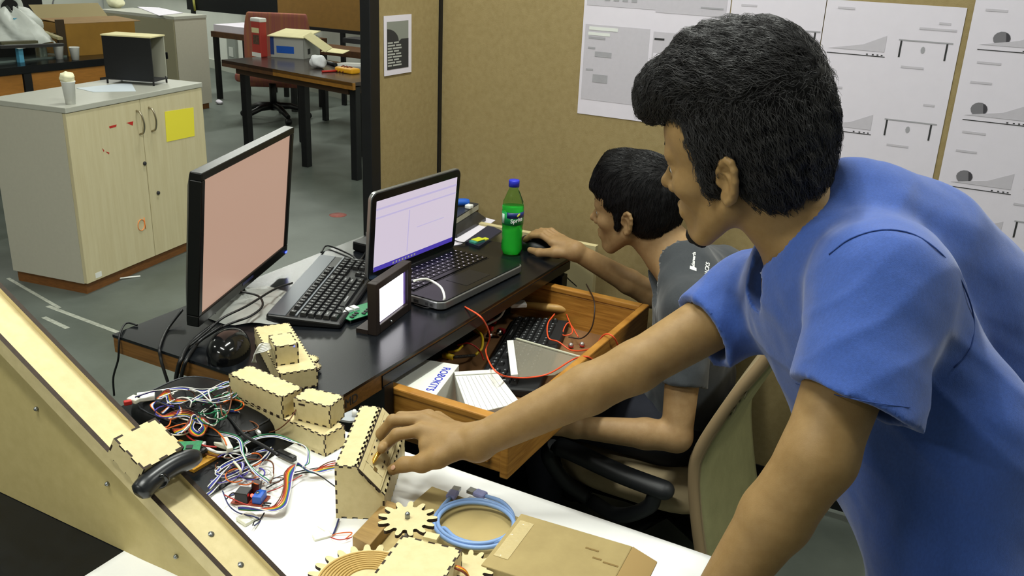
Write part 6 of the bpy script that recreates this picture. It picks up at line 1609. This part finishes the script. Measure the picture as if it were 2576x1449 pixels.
# hair
Hb = Field(); hb = Hb.at(Rb, Ob_)
hb.ell((-.018, 0, .078), (.099, .086, .101), .01); hb.ell((-.046, 0, .015), (.066, .076, .092), .03)
hb.rc((.045, .0, .130), (.108, .004, .092), .044, .031, .03); hb.rc((.02, .03, .125), (.092, .03, .100), .038, .028, .03); hb.rc((.09, 0, .105), (.120, .0, .080), .028, .021, .02)
hb.ell((.098, 0, .012), (.040, .12, .058), .012, sub=True); hb.ell((.075, 0, -.07), (.085, .14, .085), .014, sub=True)
for s in (-1, 1):
    hb.ell((.022, s * .066, .008), (.015, .010, .036), .008); hb.ell((.008, s * .066, .045), (.035, .014, .030), .012)
    hb.ell((-.012, s * .100, -.008), (.027, .034, .040), .008, sub=True)
hb.ell((-.06, 0, -.125), (.12, .12, .060), .015, sub=True)
Hb.disp = lambda P: vnoise(P, 120, 8) * .0035 + vnoise(P, 260, 9) * .0016
pos, qd = surface(Hb, .003)
hair = to_mesh('hair', pos, qd, M_hair, pb, 1)
Xh, Zh = Rb[:, 0], Rb[:, 2]
def flowB(P):
    q = (P - Ob_) @ Rb; top = np.clip((q[:, 2] - .07) / .06, 0, 1)[:, None]; front = np.clip((q[:, 0] - .05) / .05, 0, 1)[:, None]
    d = top * V(1, 0, .25) + (1 - top) * V(-.35, 0, -1.0); d = d * (1 - front) + front * V(.5, 0, -.9)
    return d @ Rb.T
strands(Hb, pos, flowB, 10000, .045, .00045, hair, M_strand, lift=.003, wave=.42, seed=4)
cf = Field(); c2 = cf.at(Rb, Ob_)
c2.ell((.079, 0, -.106), (.0190, .023, .0160), .006); c2.rc((.070, -.016, -.112), (.070, .016, -.112), .009, .009, .006); cf.disp = lambda P: vnoise(P, 500, 4) * .0009
pos, qd = surface(cf, .0022); to_mesh('beard', pos, qd, M_hair, pb, 1)

# ================================================================== seated person in the grey shirt
Rs = hrot(math.radians(180.1), math.radians(3.7), math.radians(-6.9)); Os = V(.768, .977, .866)
ps = thing('person', 'seated person in a dark grey t-shirt using a mouse at the laptop', 'person', (.95, .95, 0))
Ns = V(.872, .975, .765); SLs, SRs = V(.985, .810, .705), V(.965, 1.135, .700)
ELs, WLs = V(1.020, .705, .425), V(.800, .610, .428)
ERs, WRs = V(.785, 1.115, .600), V(.600, .995, .722)
S_ = Field(); Hs = S_.at(Rs, Os); head(Hs)
S_.rc(Hs.w((-.024, 0, -.045)), Ns + V(.015, 0, -.015), .052, .056, .02); S_.rc(Hs.w((-.04, 0, -.02)), Ns + V(.03, 0, .01), .042, .055, .02)
UCs, MTs = V(.960, .972, .640), V(.965, .965, .47)
ls = unit(SRs - SLs); ss = unit(Ns - MTs); ns = np.cross(ls, ss)
S_.ell(UCs, (.15, .15, .085), .03, axes=(ls, ss, ns)); S_.ell(MTs, (.13, .15, .085), .03, axes=(ls, ss, ns))
S_.rc(Ns, SLs, .045, .045, .03); S_.rc(Ns, SRs, .045, .045, .03)
S_.rc(SLs, ELs, .046, .036, .015); S_.rc(ELs, ELs + (WLs - ELs) * .3, .036, .036, .012); S_.rc(ELs + (WLs - ELs) * .3, WLs, .036, .025, .01)
S_.rc(SRs, ERs, .045, .036, .015); S_.rc(ERs, ERs + (WRs - ERs) * .3, .036, .034, .012); S_.rc(ERs + (WRs - ERs) * .3, WRs, .034, .024, .01)
# right hand over the mouse
mz_ = T
mo = V(.462, 1.035, T)
kk = [V(.535, .985 + .02 * i, T + .050 - .003 * abs(i - 1)) for i in range(4)]
for i, k_ in enumerate(kk):
    S_.rc(WRs, k_, .022, .0115, .012)
    e_ = V(.462 - .004 * (i in (1, 2)), 1.005 + .019 * i, T + .048); t_ = V(.432 + .006 * abs(i - 1.5), 1.008 + .017 * i, T + .030)
    finger(S_, [k_, (k_ + e_) / 2 + V(0, 0, .010), e_, t_], .0095, .0070)
finger(S_, [WRs + V(-.01, -.012, -.004), V(.553, .968, T + .026), V(.505, .970, T + .016), V(.470, .985, T + .013)], .0155, .0085, .008)
# left hand resting on the lap
hdl = unit(WLs - ELs)
for i in range(4):
    k_ = WLs + hdl * .075 + V(0, -.028 + .019 * i, -.004); S_.rc(WLs, k_, .021, .011, .012); finger(S_, [k_, k_ + hdl * .035 + V(0, 0, -.004), k_ + hdl * .055 + V(0, 0, -.022)], .0092, .007)
finger(S_, [WLs + V(0, .015, 0), WLs + hdl * .045 + V(0, .042, 0), WLs + hdl * .075 + V(0, .05, -.01)], .0145, .0085, .008)
pos, qd = surface(S_, .0028); bodys = to_mesh('body', pos, qd, M_skin2, ps, 1)
add_eyes(Hs, ps); brows(Hs, ps, M_hair)
Os_, Is_ = Field(), Field()
hl = dp(1700, 965, 2.15); hl = SLs + (ELs - SLs) * .60; dls = unit(ELs - SLs); hr = SRs + (ERs - SRs) * .55; drs = unit(ERs - SRs)
Os_.ell(UCs, (.178, .155, .102), .03, axes=(ls, ss, ns)); Os_.ell(MTs, (.158, .18, .105), .04, axes=(ls, ss, ns)); Os_.ell(MTs + V(-.02, 0, -.14), (.160, .15, .105), .04, axes=(ls, ss, ns))
Os_.rc(Ns + V(.02, 0, -.02), SLs, .062, .064, .04); Os_.rc(Ns + V(.02, 0, -.02), SRs, .062, .064, .04); Os_.ch([dp(1700, 640, 2.30), dp(1728, 668, 2.28), dp(1760, 740, 2.24)], [.045, .055, .065], .04)
Os_.rc(SLs, hl + dls * .08, .064, .056, .03, cap=(hl, dls)); Os_.rc(SRs, hr + drs * .08, .064, .056, .03, cap=(hr, drs))
Is_.rc(hl - dls * .05, hl + dls * .1, .048, .05, .002); Is_.rc(hr - drs * .05, hr + drs * .1, .048, .05, .002)
fs_ = lambda P: vnoise(P, 45, 13) * .0028 + vnoise(P, 100, 15) * .001
Os_.disp = fs_
Is_.rc(Ns + V(.015, 0, .015), Hs.w((-.01, 0, -.05)), .064, .08, .012); Is_.rc(Ns, dp(1618, 760, 2.22), .05, .03, .02)
pos, qd = surface(Os_, .005, inner=Is_, clip=lambda P: .27 - P[:, 2])
M_gs = mat('shirt_charcoal', '33373b', .85, col2='2c3034', nscale=300, sheen=.2)
shs = to_mesh('t_shirt', pos, qd, M_gs, ps, 2)
bpy.context.view_layer.update()
# white lettering on the shoulder
def on_shirt(pts_px, nm, m, off=.0012):
    P = []
    for x, y in pts_px:
        p = cast(shs, x, y)
        if p is None: return None
        P.append(p - unit(ray(x, y)) * off)
    return P
def shirt_text(body, ax, ay, bx, by, size):
    """flat lettering laid on the shirt from pixel a (start) to pixel b (end)"""
    A = cast(shs, ax, ay); Bp = cast(shs, bx, by); C2 = cast(shs, (ax + bx) / 2 - 8, (ay + by) / 2)
    if A is None or Bp is None or C2 is None: return
    x = unit(Bp - A); y = (C2 - (A + Bp) / 2); y = unit(y - x * (y @ x)); z = np.cross(x, y)
    if z @ (CAM - A) < 0: y = -y; z = -z
    bv = BVHTree.FromPolygons([MW[shs] @ v.co for v in shs.data.vertices], [tuple(p.vertices) for p in shs.data.polygons])
    M0 = Matrix(((x[0], y[0], z[0], (A[0] + Bp[0]) / 2), (x[1], y[1], z[1], (A[1] + Bp[1]) / 2), (x[2], y[2], z[2], (A[2] + Bp[2]) / 2), (0, 0, 0, 1)))
    def wr(co):
        w = M0 @ Vector((co.x, co.y, 0)); h, nn_, i, dd_ = bv.find_nearest(w)
        return (h + nn_ * (.0006 + co.z)) if h is not None else w
    text_part(body, size, None, M_plw, shs, 'lettering', .0006, wrap=wr, bold=.0003)
shirt_text('hackerearth', 1743, 680, 1747, 630, .0115)
shirt_text('HACKS', 1778, 700, 1782, 656, .016)
p4 = on_shirt(((1736, 668), (1752, 674), (1752, 682), (1735, 676)), 'mark', M_plw)
if p4: MB().prism(p4, unit(CAM - p4[0]) * .0006).build('printed_mark', M_plw, shs, space='w', fixn=True)
# shorts / legs
Ts = Field(); Ts.ell((.95, .955, .33), (.13, .165, .10), .03)
for y0, y1 in ((.87, .78), (1.03, .92)): Ts.rc((.94, y0, .34), (.62, y1, .37), .088, .070, .03)
pos, qd = surface(Ts, .007); to_mesh('trousers', pos, qd, mat('navy_cloth', '151824', .85, noise=.15, nscale=100), ps, 1)
for y1 in (.78, .92):
    Lg = Field(); Lg.rc((.62, y1, .36), (.66, y1, .09), .060, .042, .02); Lg.rc((.68, y1, .05), (.52, y1, .04), .04, .032, .02)
    pos, qd = surface(Lg, .008, clip=lambda P: .004 - P[:, 2]); to_mesh('trouser_leg', pos, qd, MATS['navy_cloth'], ps, 1)
Hf = Field(); h2 = Hf.at(Rs, Os)
h2.ell((-.012, 0, .058), (.112, .086, .100), .01); h2.ell((-.05, 0, .01), (.07, .078, .085), .03); h2.rc((.05, 0, .115), (.098, .0, .075), .040, .018, .03); h2.rc((.05, .03, .11), (.088, .035, .07), .03, .014, .03)
h2.ell((.100, 0, .000), (.040, .12, .058), .01, sub=True); h2.ell((.075, 0, -.07), (.082, .14, .085), .012, sub=True)
for s in (-1, 1): h2.rc((.018, s * .068, .03), (.022, s * .068, -.022), .010, .006, .008); h2.ell((-.012, s * .100, -.010), (.026, .036, .038), .008, sub=True)
h2.ell((-.06, 0, -.120), (.12, .12, .055), .015, sub=True)
Hf.disp = lambda P: vnoise(P, 90, 18) * .0018 + vnoise(P, 240, 19) * .0008
pos, qd = surface(Hf, .0035); hairs = to_mesh('hair', pos, qd, M_hair, ps, 1)
def flowS(P):
    q = (P - Os) @ Rs; top = np.clip((q[:, 2] - .09) / .05, 0, 1)[:, None]
    return (top * V(.9, .0, -.1) + (1 - top) * V(.25, 0, -1.)) @ Rs.T
strands(Hf, pos, flowS, 4200, .04, .0006, hairs, M_strand2, wave=.25, seed=6, segs=6)
mouse('computer_mouse', 'small black mouse under the right hand of the seated person', frame(mo, (1, 0, 0)), 1.0, M_blackpl)

# ================================================================== chair of the seated person
oc = thing('swivel_chair', 'worn green and beige swivel chair with black armrests', 'chair', (.98, .94, 0))
M_gch = mat('chair_green', '918e64', .8, col2='817f58', nscale=12, bump=.2, bscale=300); M_bei = mat('chair_beige', '9a8a6a', .8, noise=.08, nscale=40)
YN = .70; prof = [py(x, y, YN) for x, y in ((1775, 1449), (1757, 1320), (1750, 1200), (1770, 1130), (1850, 1010), (1925, 920), (1975, 850))]
pf = spline(prof, 5); YW = 1.16
def cbk(u, v):
    i = v * (len(pf) - 1); k = min(int(i), len(pf) - 2); p = pf[k] + (pf[k + 1] - pf[k]) * (i - k); y = YN + .012 + (YW - YN - .024) * u
    return V(p[0] + .012 + .018 * math.sin(math.pi * u), y, p[2])
bsh = MB().grid(cbk, 10, 30).build('back_shell', M_gch, oc, space='w', solid=.02)
def cbf(u, v): p = cbk(u, v); return p + V(-.035 - .02 * math.sin(math.pi * u), 0, 0)
MB().grid(cbf, 10, 30).build('back_cushion', M_bei, oc, space='w', solid=-.03)
for y in (YN + .006, YW - .006):
    MB().tube([V(p[0] - .008, y, p[2]) for p in pf], .013, 10).build('edge_trim', mat('trim_beige', '8a7657', .75), oc, space='w')
bpy.context.view_layer.update()
for k, (x, y, rx_) in enumerate(((1880, 978, .016), (1862, 1002, .007), (1850, 1022, .012), (1838, 1040, .009))):
    c = cast(bsh, x, y)
    if c is None: continue
    q = MB().sphere((0, 0, 0), (.002, rx_ * 1.3, rx_ * .55), 12, 8); q.v = [tuple(c + V(v[0] + .001, v[1] + .3 * v[2] * math.sin(40 * v[1] * 9), v[2] + v[1] * .8)) for v in q.v]; q.build('torn_patch', mat('foam_dark', '4a4630', .9, noise=.3, nscale=90), oc, space='w')
def seatp(u, v):
    a_ = u * 2 * math.pi; ph = (v - .5) * math.pi; r = math.cos(ph) ** .4; ca_, sa_ = math.cos(a_), math.sin(a_); s_ = (abs(ca_) ** 4 + abs(sa_) ** 4) ** -.25
    return V(.90 + .22 * ca_ * s_ * r, .93 + .215 * sa_ * s_ * r, .225 + .050 * math.sin(ph))
MB().grid(seatp, 48, 16).build('seat', M_bei, oc, space='w')
for yy in (.665, 1.20):
    P = [py(x, y, .665) for x, y in ((1672, 1222), (1560, 1180), (1440, 1125), (1395, 1110))]
    P = [V(p[0], yy, p[2] - .012) for p in P]
    sp_ = spline(P, 6); ed_ = unit(P[0] - P[1]); ap_ = [sp_[0] + ed_ * e_ for e_ in (.024, .022, .016, .008)] + sp_; arm_pts = ap_; MB().tube(ap_, [.004, .012, .020, .025] + [.027] * (len(sp_) - 3) + [.026, .022, .012], 14, flat=.85).build('armrest', mat('arm_black', '15171a', .5, bump=.1, bscale=400), oc, space='w')
    MB().tube(spline([P[0] + V(-.02, 0, -.01), P[0] + V(-.035, 0, -.06), P[1] + V(.0, .02, -.13), P[2] + V(.04, .05, -.155)], 6), .019, 10).build('arm_support', MATS['arm_black'], oc, space='w')
    MB().tube(spline([P[3] + V(.0, 0, 0), P[3] + V(-.02, .01, -.04), P[3] + V(.02, .03, -.11), P[2] + V(.03, .05, -.15)], 6), .019, 10).build('arm_support', MATS['arm_black'], oc, space='w')
MB().tube([(.95, .94, .06), (.95, .94, .18)], .028, 12).build('gas_column', M_black, oc, space='w')
for k in range(5):
    t_ = math.radians(36 + 72 * k); d = V(math.cos(t_), math.sin(t_), 0); o_ = V(.95, .94, 0)
    MB().tube([o_ + V(0, 0, .075), o_ + d * .12 + V(0, 0, .072), o_ + d * .25 + V(0, 0, .058)], [.026, .022, .016], 8).build('star_leg', M_blackpl, oc, space='w')
    MB().lathe([(.022, -.016), (.024, 0), (.022, .016)], 12, o_ + d * .25 + V(0, 0, .025), np.cross(d, V(0, 0, 1))).build('caster', M_black, oc, space='w')
